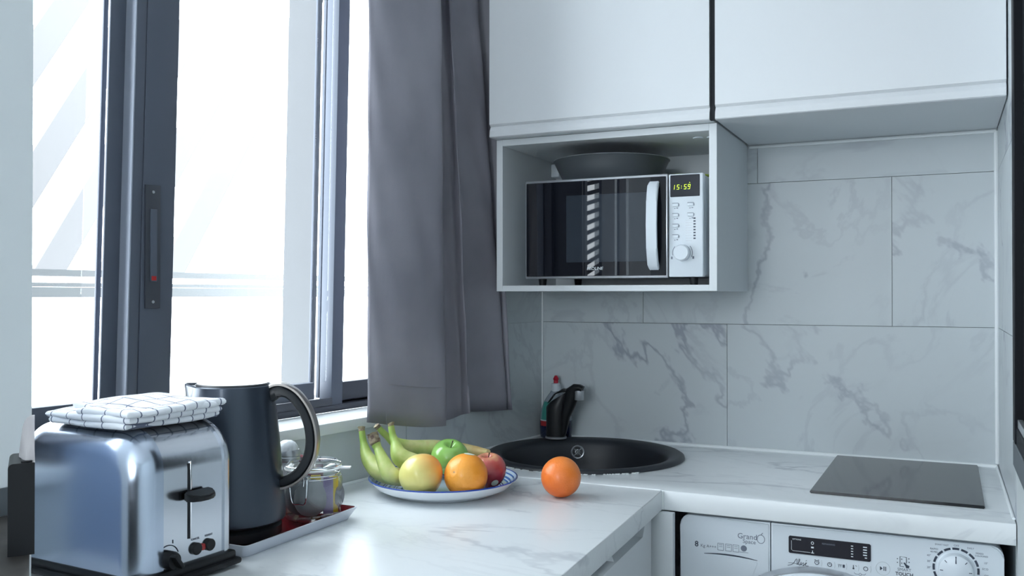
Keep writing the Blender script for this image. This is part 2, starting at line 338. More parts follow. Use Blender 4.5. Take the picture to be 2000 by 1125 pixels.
# pier in the left foreground with its skirting
bm = NB(); prism(bm, [(.038,-1.684),(.028,-2.25),(-.06,-2.25),(-.05,-1.684)], 'z', 0, 2.5)
struct('wall_pier', bm, M['pier'], 'pale blue grey wall end at the left edge of the photo')
bm = NB(); prism(bm, [(.042,-1.690),(.032,-2.2),(.0285,-2.2),(.0385,-1.690)], 'z', 1.0455, 1.078)
struct('baseboard_left', bm, M['skirting'], 'dark grey upstand at the foot of the left pier')
# silicone beads
bm = NB(); tube(bm, [(.004,-.004,.902),(1.176,-.004,.902)], .006, 8); struct('trim_1', bm, M['silicone'], 'white sealant bead along the back of the worktop', smooth=True)
bm = NB(); tube(bm, [(1.176,-.004,.902),(1.177,-.555,.9015)], .003, 8); struct('trim_2', bm, M['silicone'], 'white sealant bead along the right wall', smooth=True)
bm = NB(); tube(bm, [(1.177,-.003,.91),(1.177,-.003,1.70)], .005, 8); struct('trim_3', bm, M['silicone'], 'white sealant bead up the right corner', smooth=True)
bm = NB(); tube(bm, [(.003,-.003,.905),(.003,-.003,1.32)], .003, 8); struct('trim_4', bm, M['silicone'], 'pale bead up the left corner behind the bottle', smooth=True)
bm = NB(); tube(bm, [(.60,-.004,1.699),(1.176,-.004,1.699)], .004, 8); struct('trim_5', bm, M['silicone'], 'white sealant bead under the right wall cabinet', smooth=True)
bm = NB(); tube(bm, [WW(.006,.02,.902), WW(.006,1.64,.902)], .004, 8); struct('trim_6', bm, M['silicone'], 'white sealant bead along the window wall', smooth=True)

# window sill
bm = NB(); bx(bm, -.115, .013, -1.655, -.385, 1.0165, 1.041, .003)
o = struct('trim_7', bm, M['sill'], 'white window sill', smooth=True); o.rotation_euler = (0,0,-A); o['label'] = 'white painted window sill behind the kettle'

# ------------------------------------------------------------------ window
win = thing('window_1', 'dark grey aluminium sliding window', None, (0,0,0), -A); win['kind'] = 'structure'
SH = .027
def wbox(bm, off0, off1, u0, u1, z0, z1, bev=.0015):
    n0 = len(bm.verts); bx(bm, off0, off1, -u1, -u0, z0, z1, bev); bm.verts.ensure_lookup_table()
    if z1-z0 > .5:
        for v in bm.verts[n0:]: v.co.y += SH*(v.co.z-1.12)
ZT = 2.42
def wpart(name, boxes, m, parent=win):
    bm = NB()
    for b in boxes: wbox(bm, *b)
    return obj(name, bm, m, parent)
stile_refl = wpart('stile_reflection', [(-.171,-.1170,1.2742,1.2766,1.075,2.36,0)], M['stilerefl'])  # added strip, its paleness imitates light reflected by the stile's side
tag(stile_refl, 'pale strip painted as the room reflection on the wide stile')
frame = wpart('window_frame', [(-.24,-.112,.39,1.65,1.0415,1.056),(-.24,-.15,.39,1.65,1.056,1.066),(-.117,-.112,.748,1.65,1.056,1.074),(-.24,-.115,.39,1.65,2.36,ZT),(-.24,-.115,.39,.42,1.05,2.4),(-.24,-.115,1.60,1.63,1.05,2.37),(-.30,-.001,1.632,1.659,1.042,2.41)], M['alu2'])
s1 = wpart('sash', [(-.140,-.1155,1.183,1.2525,1.075,2.36),(-.140,-.1165,1.2535,1.274,1.075,2.36),(-.1395,-.118,.80,1.185,1.0745,1.112),(-.1395,-.118,.80,1.185,2.32,2.36)], M['alu'])
tag(s1, 'front sash with the wide locking stile')
s2 = wpart('sash', [(-.150,-.145,1.277,1.309,1.07,2.36),(-.192,-.186,1.286,1.296,1.07,2.36),(-.172,-.146,1.33,1.60,1.07,1.118),(-.172,-.146,1.59,1.61,1.07,2.36)], M['alu'])
s3 = wpart('sash', [(-.153,-.115,.711,.748,1.042,2.40)], M['alu'])
tag(s3, 'narrow upright post beside the curtain')
s4 = wpart('sash', [(-.168,-.158,.737,.7455,1.07,2.36),(-.195,-.188,.733,.7435,1.08,2.36),(-.172,-.157,.79,1.18,1.074,1.108)], M['alu'])
s5 = wpart('sash', [(-.150,-.128,.42,.711,1.062,1.105),(-.150,-.128,.42,.44,1.06,2.36),(-.150,-.128,.42,.711,2.32,2.36)], M['alu2'])
for nm, b in (('pane',(-.181,-.178,1.33,1.60,1.115,2.36)),('pane',(-.131,-.128,.752,1.185,1.11,2.33)),('pane',(-.141,-.138,.44,.711,1.104,2.33)),('pane',(-.1735,-.1725,.735,.757,1.1,2.35))):
    wpart(nm, [b+(0,)], M['pane'])
# latch on the wide stile
lt = wpart('latch', [(-.1152,-.1110,1.208,1.240,1.285,1.515,.001)], M['alu2'])
bm = NB(); bx(bm, -.1112,-.1085,-1.231,-1.2165,1.335,1.47,.001); obj('latch_slide', bm, M['alu'], lt)
bm = NB(); bx(bm, -.1090,-.1078,-1.229,-1.219,1.337,1.345); obj('latch_mark', bm, M['redled'], lt)
for z in (1.502, 1.297):
    bm = NB(); lathe(bm, [(0,0),(.0028,0),(.0028,.0012),(0,.0014)], 16); bmesh.ops.rotate(bm, verts=bm.verts, matrix=Matrix.Rotation(R(90),3,'Y')); bmesh.ops.translate(bm, verts=bm.verts, vec=(-.111,-1.224,z)); obj('screw', bm, M['silver'], lt)
# outdoors: pillar, railing, awning slats
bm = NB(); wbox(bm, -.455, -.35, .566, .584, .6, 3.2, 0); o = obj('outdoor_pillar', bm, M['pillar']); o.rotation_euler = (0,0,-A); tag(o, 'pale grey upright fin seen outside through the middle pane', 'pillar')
rl = thing('railing', 'pale horizontal balcony railing outside the window', 'railing', (0,0,0), -A)
for z, h_ in ((1.375,.020),(1.34,.012),(1.318,.03)):
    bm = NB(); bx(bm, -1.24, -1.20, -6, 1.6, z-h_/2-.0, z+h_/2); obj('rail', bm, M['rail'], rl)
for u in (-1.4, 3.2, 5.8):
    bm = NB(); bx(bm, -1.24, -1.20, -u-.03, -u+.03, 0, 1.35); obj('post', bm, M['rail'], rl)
for k in range(-4, 6):
    u1 = .49+(2.255+.43*k-1.40)/1.68; u2 = u1-2.5/1.68
    bm = NB(); prism(bm, [(-u1,1.40),(-u1+.12,1.40),(-u2+.12,3.9),(-u2,3.9)], 'x', -1.83, -1.80)
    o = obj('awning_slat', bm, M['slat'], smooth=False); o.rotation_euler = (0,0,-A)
    tag(o, 'pale slanting slat of the sun screen outside the window', 'slat', 'slanting slats outside the window')
# windows behind the camera, simple frames
bm = NB()
for u0, u1 in ((1.662,1.71),(1.985,2.27),(2.383,2.555),(2.69,3.198)): bx(bm, -.012, 0, -u1, -u0, 1.28, 2.348)

for u in (3.28, 3.93, 4.59): bx(bm, -.2, -.14, -u-.03, -u+.03, .35, 2.38)
o = struct('window_2', bm, M['alu'], 'window nearer the photographer'); o.rotation_euler = (0,0,-A)
bm = NB(); bx(bm, -.012, 0, -3.198, -1.662, .352, 1.279); lp = struct('reflector_panel', bm, M['bluereflector'], 'added unseen blue grey panel that the toaster side reflects', parent=o)  # added out of view to shape the reflection in the toaster side
bm = NB()
for x in (-.17, .4, .97): bx(bm, x-.03, x+.03, -4.8, -4.74, 1.15, 2.25)
bx(bm, -.2, 1.0, -4.8, -4.74, 1.15, 1.21); bx(bm, -.2, 1.0, -4.8, -4.74, 2.19, 2.25)
struct('window_3', bm, M['alu'], 'wide window behind the photographer')
bm = NB()
for k in range(56):
    z = .2+k*.043; prism(bm, [(-2.55,z+.125),(-1.80,z),(-1.80,z+.018),(-2.55,z+.143)], 'x', -.075, -.070)
o = obj('louvre', bm, M['louvre'], smooth=False); o.rotation_euler = (0,0,-A); tag(o, 'slanting louvre outside the narrow window beside the pier', 'louvre')

# ------------------------------------------------------------------ curtain
def curtain():
    root = thing('curtain', 'plum grey curtain hanging in folds beside the wall cabinets', 'curtain', (0,0,0), -A)
    bot = [(.026,.786,1.032),(.047,.762,1.027),(.075,.717,1.019),(.085,.656,1.010),(.085,.579,1.004),(.035,.565,1.004),(.025,.53,1.004),(.03,.500,1.004),(.045,.463,1.014),(.076,.468,1.022),(.03,.455,1.02),(.008,.42,1.015),(.008,.375,1.010),(.03,.30,1.005),(.042,.250,1.003),(.02,.245,1.003),(.050,.237,1.003)]
    top = [(.026,.782,2.0),(.047,.761,2.0),(.072,.714,2.0),(.08,.651,2.0),(.08,.593,2.0),(.035,.575,2.0),(.028,.54,2.0),(.03,.522,2.0),(.045,.523,2.0),(.068,.537,2.0),(.03,.51,2.0),(.008,.49,2.0),(.008,.445,2.0),(.03,.40,2.0),(.038,.372,2.0),(.012,.350,2.0),(.048,.325,2.0)]
    n = 5; B = spline(bot, n); Tt = spline(top, n); NZ = 40
    me = NB(); grid = []
    for j in range(NZ+1):
        t = j/NZ*1.38; row = []
        for i, (b, c) in enumerate(zip(B, Tt)):
            p = b.lerp(c, t); wv = .0025*math.sin(t*9+i*.35)*(1-min(t,1))+.0015*math.sin(t*23+i*.9)
            row.append(me.verts.new((p.x+wv, -p.y, p.z if p.z < 2.36 else 2.36+(p.z-2.36)*.3)))
        grid.append(row)
    for j in range(NZ):
        for i in range(len(B)-1): me.faces.new((grid[j][i], grid[j][i+1], grid[j+1][i+1], grid[j+1][i]))
    o = obj('cloth', me, M['curtain'], root, angle=60); md = o.modifiers.new('thick', 'SOLIDIFY'); md.thickness = .0022; md.offset = 0
    bm = NB(); t = .088/.97; pts = []
    for b, c in zip(B[:21], Tt[:21]):
        p = b.lerp(c, t); pts.append((p.x+.0018, -p.y, p.z))
    tube(bm, pts, .0009, 6); obj('hem_stitching', bm, M['thread'], root)
    bm = NB(); pts = []
    for k in range(2):
        b, c = B[6], Tt[6]; p = b.lerp(c, k*t); pts.append((p.x+.002, -p.y, p.z))
    tube(bm, pts, .0007, 6); obj('hem_stitching', bm, M['thread'], root)
curtain()
bm = NB(); tube(bm, [(.05,-.02,2.42),(.05,-1.62,2.42)], .011, 16); o = obj('curtain_rod', bm, M['alu']); o.rotation_euler = (0,0,-A); tag(o, 'dark curtain rod above the window', 'curtain rod')

# ------------------------------------------------------------------ worktops (sink cut out)
def slab(name, outer, holes, z0, z1, m, label, cat, bev=.002):
    c = bpy.data.curves.new(name, 'CURVE'); c.dimensions = '2D'; c.fill_mode = 'BOTH'; c.extrude = (z1-z0)/2-bev; c.bevel_depth = bev; c.bevel_resolution = 1; c.offset = -bev
    for pts in [outer]+holes:
        s = c.splines.new('POLY'); s.points.add(len(pts)-1); s.use_cyclic_u = True
        for p, q in zip(s.points, pts): p.co = (q[0], q[1], 0, 1)
    t = bpy.data.objects.new(name, c); COL.objects.link(t); bpy.context.view_layer.update()
    me = bpy.data.meshes.new_from_object(t.evaluated_get(bpy.context.evaluated_depsgraph_get())); bpy.data.objects.remove(t); bpy.data.curves.remove(c)
    bm = bmesh.new(); bm.from_mesh(me); bmesh.ops.remove_doubles(bm, verts=bm.verts, dist=1e-5); bmesh.ops.translate(bm, verts=bm.verts, vec=(0,0,(z0+z1)/2)); bpy.data.meshes.remove(me)
    o = obj(name, bm, m, smooth=True, angle=50); return tag(o, label, cat)
SC = (.232, -.262); SR = .252
hole = [(SC[0]+.232*math.cos(2*PI*i/72), SC[1]+.232*math.sin(2*PI*i/72)) for i in range(72)]
def wx(y): return y*math.tan(A)   # x of the window wall plane at depth y (negative)
slab('worktop', [(wx(-.003)+.004,-.003),(1.179,-.003),(1.179,-.585),(.527,-.585),(wx(-.5835)+.004,-.5835)][:5], [hole], .859, .9, M['worktop'], 'white marble-look worktop along the back wall carrying sink and hob', 'worktop')
slab('peninsula_worktop', [(wx(-.5865)+.004,-.5865),(.5275,-.5865),(.576,-1.66),(wx(-1.66)+.010,-1.66)], [], .859, .9, M['worktop'], 'white marble-look worktop below the window carrying the toaster', 'worktop')
bm = NB(); tube(bm, [(-.065,-.586,.8995),(.525,-.586,.8995)], .0025, 6); tube(bm, [(.529,-.586,.861),(.529,-.586,.899)], .003, 6)
o = struct('trim_8', bm, M['silicone'], 'pale joint line between the two worktops')

# ------------------------------------------------------------------ base units under the peninsula
cab = thing('base_cabinet', 'white handleless base cabinet under the window worktop', 'cabinet', (0,0,0))
bm = NB(); prism(bm, [(-.05,-.60),(.495,-.60),(.535,-1.64),(-.19,-1.64)], 'z', .08, .8585); obj('carcass', bm, M['carcass'], cab, False)
th = math.atan2(.0485, 1.0735)
def door(y0, y1, notch, name, label=None, out=0, top=.855, thick=.019):
    # a front panel in the tilted plane of the peninsula; outline in (along, z)
    L_ = abs(y1-y0); bm = NB()
    if notch: pts = [(0,.12),(L_,.12),(L_,top),(L_-.02,top),(L_-.05,top-.028),(.07,top-.028),(.045,top),(0,top)]
    else: pts = [(0,.12),(L_,.12),(L_,top),(0,top)]
    prism(bm, [(p[0], p[1]) for p in pts], 'y', 0, thick)
    bmesh.ops.rotate(bm, verts=bm.verts, matrix=Matrix.Rotation(R(-90)+th, 3, 'Z'))
    bmesh.ops.translate(bm, verts=bm.verts, vec=(.495+out+(-.60-y0)*math.tan(th), y0, 0))
    o = obj(name, bm, M['lacquer'], cab, False)
    if label: o['label'] = label
    return o
door(-.625, -.940, True, 'door', 'front with a scooped grip along its top edge')
door(-.945, -1.60, False, 'drawer', 'thicker front standing slightly proud', out=.0005, top=.847, thick=.038)
bm = NB(); bx(bm, .500, .556, -.606, -.588, 0, .8585, .001)
fp = obj('filler_panel', bm, M['carcass']); tag(fp, 'narrow white upright panel left of the washing machine', 'panel')

# ------------------------------------------------------------------ wall units
FY = -.403
def wall_door(x0, x1, name, parent, gap_dark=True):
    bm = NB(); pts = [(FY,2.44),(FY,1.738),(FY+.004,1.735),(FY+.008,1.733),(FY+.002,1.722),(FY,1.707),(FY+.003,1.705),(-.386,1.705),(-.386,2.44)]
    prism(bm, pts, 'x', x0, x1); return obj(name, bm, M['lacquer'], parent, False)
uc = thing('wall_cabinet', 'white wall cabinet directly above the microwave', 'cabinet', (.3,-.2,1.705))
def shift(o, r):
    o.location = (-r.location[0], -r.location[1], -r.location[2]); return o
bm = NB(); bx(bm, .03, .590, -.385, -.001, 1.7055, 2.44); shift(obj('carcass', bm, M['carcass'], uc, False), uc)
shift(wall_door(.031, .5855, 'door', uc), uc)
bm = NB(); bx(bm, .5862, .5975, -.395, -.3855, 1.705, 2.44); shift(obj('gap_strip', bm, M['darkgap'], uc, False), uc)
uc = thing('wall_cabinet', 'white wall cabinet above the hob, right of the seam', 'cabinet', (.9,-.2,1.705))
bm = NB(); bx(bm, .5985, 1.178, -.385, -.001, 1.7055, 2.44); shift(obj('carcass', bm, M['carcass'], uc, False), uc)
shift(wall_door(.5985, 1.1765, 'door', uc), uc)
# open housing for the microwave
hs = thing('microwave_housing', 'open white shelf box on the wall holding the microwave', 'shelf', (.3,-.18,1.319))
for nm, b in (('side_panel',(.576,.594,-.364,-.001,1.319,1.7045)),('side_panel',(.032,.049,-.364,-.001,1.319,1.7045)),('top_panel',(.049,.576,-.364,-.001,1.688,1.7045)),('bottom_panel',(.049,.576,-.364,-.001,1.319,1.3335)),('back_panel',(.049,.576,-.010,-.001,1.3335,1.688))):
    bm = NB(); bx(bm, *b, .0006, 1); shift(obj(nm, bm, M['carcass'], hs), hs)
bm = NB(); bx(bm, .050, .075, -.05, -.012, 1.645, 1.682, .003); shift(obj('bracket', bm, M['applwhite'], hs), hs)
bm = NB(); lathe(bm, [(0,0),(.012,0),(.012,-.002),(0,-.003)], 20, (.53,-.28,1.688)); lathe(bm, [(0,0),(.006,0),(.006,-.003),(0,-.003)], 16, (.557,-.28,1.688)); shift(obj('cap', bm, M['applwhite'], hs), hs)

# ------------------------------------------------------------------ microwave
def microwave():
    r = thing('microwave', 'black and silver microwave oven with a green clock in the wall box', 'microwave', (.107,-.350,1.350), 0)
    # local: x 0..0.455, z 0..0.246, front y=0
    bm = NB(); bx(bm, .004, .452, .022, .315, .004, .242, .006, 3); obj('body', bm, M['applwhite'], r)
    d = NB(); bx(d, 0, .3685, -.002, .021, 0, .246, .003, 2); door = obj('door', d, M['silver'], r)
    bm = NB(); bx(bm, .004, .3645, -.0045, .0, .006, .240, .001, 1); obj('door_glass', bm, M['doorglass'], door)
    bm = NB(); bx(bm, .112, .318, -.0052, -.004, .040, .205, .0005, 1); obj('mesh_window', bm, M['mesh_window'], door)
    h = NB(); prism(h, [(-.004,.018),(-.022,.030),(-.030,.070),(-.033,.125),(-.030,.180),(-.022,.218),(-.004,.230),(-.004,.218),(-.014,.210),(-.021,.178),(-.024,.125),(-.021,.072),(-.014,.038),(-.004,.031)], 'x', .324, .349)
    bmesh.ops.bevel(h, geom=list(h.edges), offset=.0018, segments=2, affect='EDGES', clamp_overlap=True)
    obj('handle', h, M['applwhite'], door, angle=50)
    text('brand_text', 'PROLINE', .0105, M['inkwhite'], door, (.187,-.0050,.024), shear=.15)
    p = NB(); bx(p, .3705, .452, -.002, .022, .002, .244, .003, 2); pn = obj('control_panel', p, M['applwhite'], r)
    bm = NB(); bx(bm, .3745, .4445, -.0034, 0, .190, .241, .001, 1); dp = obj('display', bm, M['appldark'], pn)
    # seven segment clock
    SEG = {'1':'bc','5':'afgcd','9':'abcdfg'}
    def digit(ch, x0, z0, w_, h_):
        bm = NB(); t = .0010; seg = {'a':(x0,x0+w_,z0+h_-t,z0+h_),'g':(x0,x0+w_,z0+h_/2-t/2,z0+h_/2+t/2),'d':(x0,x0+w_,z0,z0+t),'f':(x0,x0+t,z0+h_/2,z0+h_),'b':(x0+w_-t,x0+w_,z0+h_/2,z0+h_),'e':(x0,x0+t,z0,z0+h_/2),'c':(x0+w_-t,x0+w_,z0,z0+h_/2)}
        for s in SEG[ch]:
            a = seg[s]; bx(bm, a[0]+.0002, a[1]-.0002, -.0038, -.0034, a[2]+.0002, a[3]-.0002)
        for v in bm.verts: v.co.x += (v.co.z-z0)*.14
        obj('clock_digit', bm, M['led'], dp, False)
    for ch, x in (('1',.3815),('5',.3900),('5',.4070),('9',.4160)): digit(ch, x, .2070, .0056 if ch != '1' else .0030, .0112)
    bm = NB(); bx(bm, .4008,.4019,-.0038,-.0034,.2095,.2106); bx(bm, .4014,.4025,-.0038,-.0034,.2140,.2151); bx(bm, .4205,.4217,-.0038,-.0034,.2215,.2227); obj('clock_colon', bm, M['led'], dp, False)
    for x, z in ((.388,.171),(.388,.147),(.388,.122),(.388,.097),(.424,.171),(.424,.147)):
        bm = NB(); bx(bm, x-.0085, x+.0065, -.0042, -.001, z-.004, z+.004, .0018, 2); obj('button', bm, M['applwhite'], pn)
        bm = NB(); tube(bm, [(x-.0085,-.0032,z+.0042),(x+.0055,-.0032,z+.0042),(x+.0070,-.0032,z+.002),(x+.0070,-.0032,z-.003)], .0005, 6)
        bx(bm, x-.004, x-.001, -.0022, -.0020, z-.009, z-.0075); bx(bm, x+.001, x+.005, -.0022, -.0020, z-.0085, z-.0065); obj('button_print', bm, M['inkgrey'], pn, False)
    bm = NB()
    for k in range(8):
        z = .137-k*.0067; bx(bm, .4295, .4345, -.0023, -.0020, z, z+.0032)
    obj('programme_icons', bm, M['inkdark'], pn, False)
    bm = NB()
    for k in range(9):
        z = .134-k*.0060; bx(bm, .411, .4255, -.0022, -.0020, z, z+.0008)
    obj('programme_lines', bm, M['silver'], pn, False)
    k_ = NB(); lathe(k_, [(0,.016),(.0165,.016),(.0190,.0135),(.0195,0),(0,0)], 40); bmesh.ops.rotate(k_, verts=k_.verts, matrix=Matrix.Rotation(R(90),3,'X')); bmesh.ops.translate(k_, verts=k_.verts, vec=(.4035,-.002,.0585)); obj('knob', k_, M['applwhite'], pn)
    bm = NB(); tube(bm, [(.4035+.0235*math.cos(a), -.0022, .0585+.0235*math.sin(a)) for a in [R(-25+d*6) for d in range(12)]], .0007, 6); obj('knob_scale', bm, M['inkgrey'], pn); bm = NB(); tube(bm, [(.4035+.0235*math.cos(a), -.0022, .0585+.0235*math.sin(a)) for a in [R(140+d*6) for d in range(10)]], .0007, 6)
    obj('knob_scale', bm, M['inkgrey'], pn)
    for x in (.376, .427):
        bm = NB(); bx(bm, x, x+.004, -.0023, -.0020, .044, .050); obj('knob_symbol', bm, M['inkgrey'], pn)
    for x, y in ((.03,.04),(.42,.04),(.03,.29),(.42,.29)):
        bm = NB(); lathe(bm, [(0,-.0165),(.009,-.0165),(.011,.004),(0,.004)], 16, (x,y,0)); obj('foot', bm, M['black'], r)
microwave()
bm = NB()
pan = thing('frying_pan', 'grey frying pan lying on top of the microwave', 'pan', (.280,-.190,1.5935))
lathe(bm, [(0,0),(.112,0),(.122,.006),(.1395,.041),(.148,.060),(.151,.0625),(.1485,.0635),(.1455,.061),(.137,.042),(.119,.009),(.110,.004),(0,.004)], 64); obj('bowl', bm, M['pan'], pan)
bm = NB(); lathe(bm, [(.1488,.0628),(.1512,.0632),(.1505,.0648),(.1482,.0642)], 64, close=True); obj('rim', bm, M['silver'], pan)
bm = NB(); tube(bm, spline([(.0,.144,.050),(.0,.151,.052)],2), .008, 8); obj('handle_stub', bm, M['black'], pan)
bm = NB(); lathe(bm, [(0,0),(.064,0),(.067,.003),(.066,.006),(.060,.004),(0,.003)], 40); o = obj('trivet', bm, M['lime'], loc=(.492,-.245,1.5935)); tag(o, 'lime green mat peeking out on top of the microwave', 'mat')

# ------------------------------------------------------------------ sink, tap, bottle
sk = thing('sink', 'round black sink set into the corner of the worktop', 'sink', (SC[0],SC[1],.9))
bm = NB(); lathe(bm, [(SR,.0005),(SR-.001,.006),(SR-.008,.010),(.236,.010),(.225,.008),(.214,.004),(.207,-.008),(.201,-.05),(.190,-.115),(.165,-.145),(.06,-.152),(0,-.153),(0,-.16),(.17,-.153),(.198,-.12),(.210,-.05),(.2155,-.008),(.226,.0005)], 96, close=False)
obj('basin', bm, M['sink'], sk, angle=60)
def overflow():
    a = R(116); rr = .2045; c = Vector((rr*math.cos(a)-.0, rr*math.sin(a), -.026)); n = Vector((-math.cos(a), -math.sin(a), .06)).normalized()
    ux = Vector((0,0,1)).cross(n).normalized(); uz = n.cross(ux)
    bm = NB(); R0 = .0165; ring = [c+n*.003+ux*R0*math.cos(2*PI*k/32)+uz*R0*math.sin(2*PI*k/32) for k in range(32)]; tube(bm, ring, .0028, 8, closed=True)
    for k in range(4):
        b = R(45+90*k); tube(bm, [c+n*.003, c+n*.003+ux*R0*math.cos(b)+uz*R0*math.sin(b)], .0019, 6)
    tube(bm, [c+n*.001+ux*.006*math.cos(2*PI*k/16)+uz*.006*math.sin(2*PI*k/16) for k in range(16)], .0018, 6, closed=True)
    obj('overflow_grille', bm, M['silver'], sk)
overflow()
bm = NB(); lathe(bm, [(0,-.149),(.04,-.149),(.043,-.151),(.02,-.1535),(0,-.1535)], 32); obj('drain', bm, M['silver'], sk)
bm = NB()
for k in range(60):
    a = R(225+random.uniform(0,95)); rr = SR+random.uniform(.0,.003); x, y = rr*math.cos(a), rr*math.sin(a); s = random.uniform(.0008,.0024)
    bx(bm, x-s*2, x+s*2, y-s, y+s, .0003, .002)
obj('worn_sealant', bm, M['silicone'], sk, False)
tp = thing('tap', 'black mixer tap with chrome nozzle behind the sink', 'tap', (.080,-.084,.9100), R(8))
bm = NB(); lathe(bm, [(0,0),(.030,0),(.030,.004),(.026,.006),(0,.006)], 32); obj('base_ring', bm, M['silver'], tp)
bm = NB(); rings = []
for z, x0, x1, yr in ((.005,-.027,.027,.023),(.04,-.027,.027,.023),(.09,-.027,.030,.022),(.098,-.0265,.038,.021)):
    rings.append((z, x0, x1, yr))
def loft(bm, secs, seg=20, pw=.8):
    rs = []
    for c, ax, ay, rx, ry in secs:
        c, ax, ay = Vector(c), Vector(ax), Vector(ay); ring = []
        for k in range(seg):
            a = 2*PI*k/seg; cx = math.copysign(abs(math.cos(a))**pw, math.cos(a)); cy = math.copysign(abs(math.sin(a))**pw, math.sin(a)); ring.append(bm.verts.new(c+ax*rx*cx+ay*ry*cy))
        rs.append(ring)
    for a, b in zip(rs, rs[1:]):
        for k in range(seg): bm.faces.new((a[k], a[(k+1)%seg], b[(k+1)%seg], b[k]))
    bm.faces.new(rs[0][::-1]); bm.faces.new(rs[-1]); return bm
X_, Y_, Z_ = Vector((1,0,0)), Vector((0,1,0)), Vector((0,0,1))
loft(bm, [((0,0,.004),X_,Y_,.027,.024),((0,0,.05),X_,Y_,.027,.024),((.001,0,.088),X_+Z_*.1,Y_,.028,.024),((.005,0,.106),X_+Z_*.55,Y_,.030,.022),((.010,0,.116),X_+Z_*.62,Y_,.028,.018)])
obj('tap_body', bm, M['black'], tp, angle=60)
bm = NB(); loft(bm, [((.024,-.006,.012),X_,Y_,.006,.012),((.030,-.008,.06),X_,Y_,.012,.014),((.042,-.010,.10),X_+Z_*-.3,Y_,.017,.016),((.050,-.012,.128),X_-Z_*.7,Y_,.017,.016),((.058,-.014,.142),X_*.3-Z_,Y_,.012,.016),((.072,-.016,.144),Z_*-1+X_*.0,Y_,.009,.0155),((.080,-.017,.140),Z_*-1-X_*.5,Y_,.008,.015)])
obj('spout', bm, M['black'], tp, angle=70)
bm = NB(); lathe(bm, [(0,.0),(.0125,.0),(.0135,.002),(.0135,.026),(0,.026)], 24, (.070,-.017,.110)); obj('nozzle', bm, M['silver'], tp)
bm = NB(); loft(bm, [((-.020,0,.100),X_*.6+Z_*.6,Y_,.006,.016),((-.002,0,.124),X_*.5+Z_*.5,Y_,.006,.018),((.020,-.002,.134),X_*.3+Z_,Y_,.0055,.017),((.036,-.004,.134),Z_,Y_,.004,.014)]); obj('lever', bm, M['black'], tp, angle=60)

bt = thing('dish_soap_bottle', 'clear bottle of dark blue dish soap with red cap behind the tap', 'bottle', (.0575,-.0300,.9005), R(2))
def flatbottle(z0, z1, prof, m, name, k=1.0):
    bm = NB(); secs = []
    for z, rx, ry in prof:
        if z0-1e-6 <= z <= z1+1e-6: secs.append(((0,0,z), X_, Y_, rx*k, ry*k))
    loft(bm, secs, 28, .85); return obj(name, bm, m, bt, angle=50)
BP = [(0,.041,.024),(.004,.046,.027),(.03,.048,.028),(.052,.0475,.0275),(.0525,.0475,.0275),(.075,.045,.026),(.090,.040,.0255),(.105,.034,.024),(.118,.026,.021),(.130,.017,.016),(.137,.013,.013)]
flatbottle(0, .0525, BP, M['bottleblue'], 'soap_filled_base'); flatbottle(.052, .137, BP, M['bottleclear'], 'upper_body')
bm = NB(); loft(bm, [((-.004,-.0006,z),X_,Y_,rx*.86,ry*1.03) for z, rx, ry in BP if .05 < z < .107], 28, .85); obj('label', bm, M['labelgreen'], bt, angle=50)
bm = NB(); loft(bm, [((-.004,-.0010,z),X_,Y_,.0475*.87,.0275*1.05) for z in (.036,.0385,.050)], 28, .85); obj('label', bm, M['labelred'], bt, angle=50)
bm = NB(); loft(bm, [((-.004,-.0010,z),X_,Y_,.0475*.872,.0275*1.055) for z in (.0505,.0535)], 28, .85); obj('label', bm, M['whitecap'], bt, angle=50)
bm = NB(); lathe(bm, [(0,.134),(.0145,.134),(.0135,.154),(.010,.157),(0,.157)], 28); obj('collar', bm, M['whitecap'], bt)
bm = NB(); lathe(bm, [(0,.157),(.0065,.157),(.0065,.166),(.0088,.168),(.0070,.172),(.0035,.1785),(0,.179)], 24); obj('cap', bm, M['redcap'], bt)

# ------------------------------------------------------------------ hob
hb = thing('hob', 'thin black glass hob on the worktop at right', 'hob', (.972,-.25,.9002), R(0))
bm = NB(); prism(bm, [(.811-.972,-.482+.25),(1.133-.972,-.486+.25),(1.135-.972,-.018+.25),(.818-.972,-.018+.25)], 'z', 0, .006); bmesh.ops.bevel(bm, geom=list(bm.edges), offset=.0015, segments=2, affect='EDGES'); obj('glass_top', bm, M['hob'], hb, angle=30)
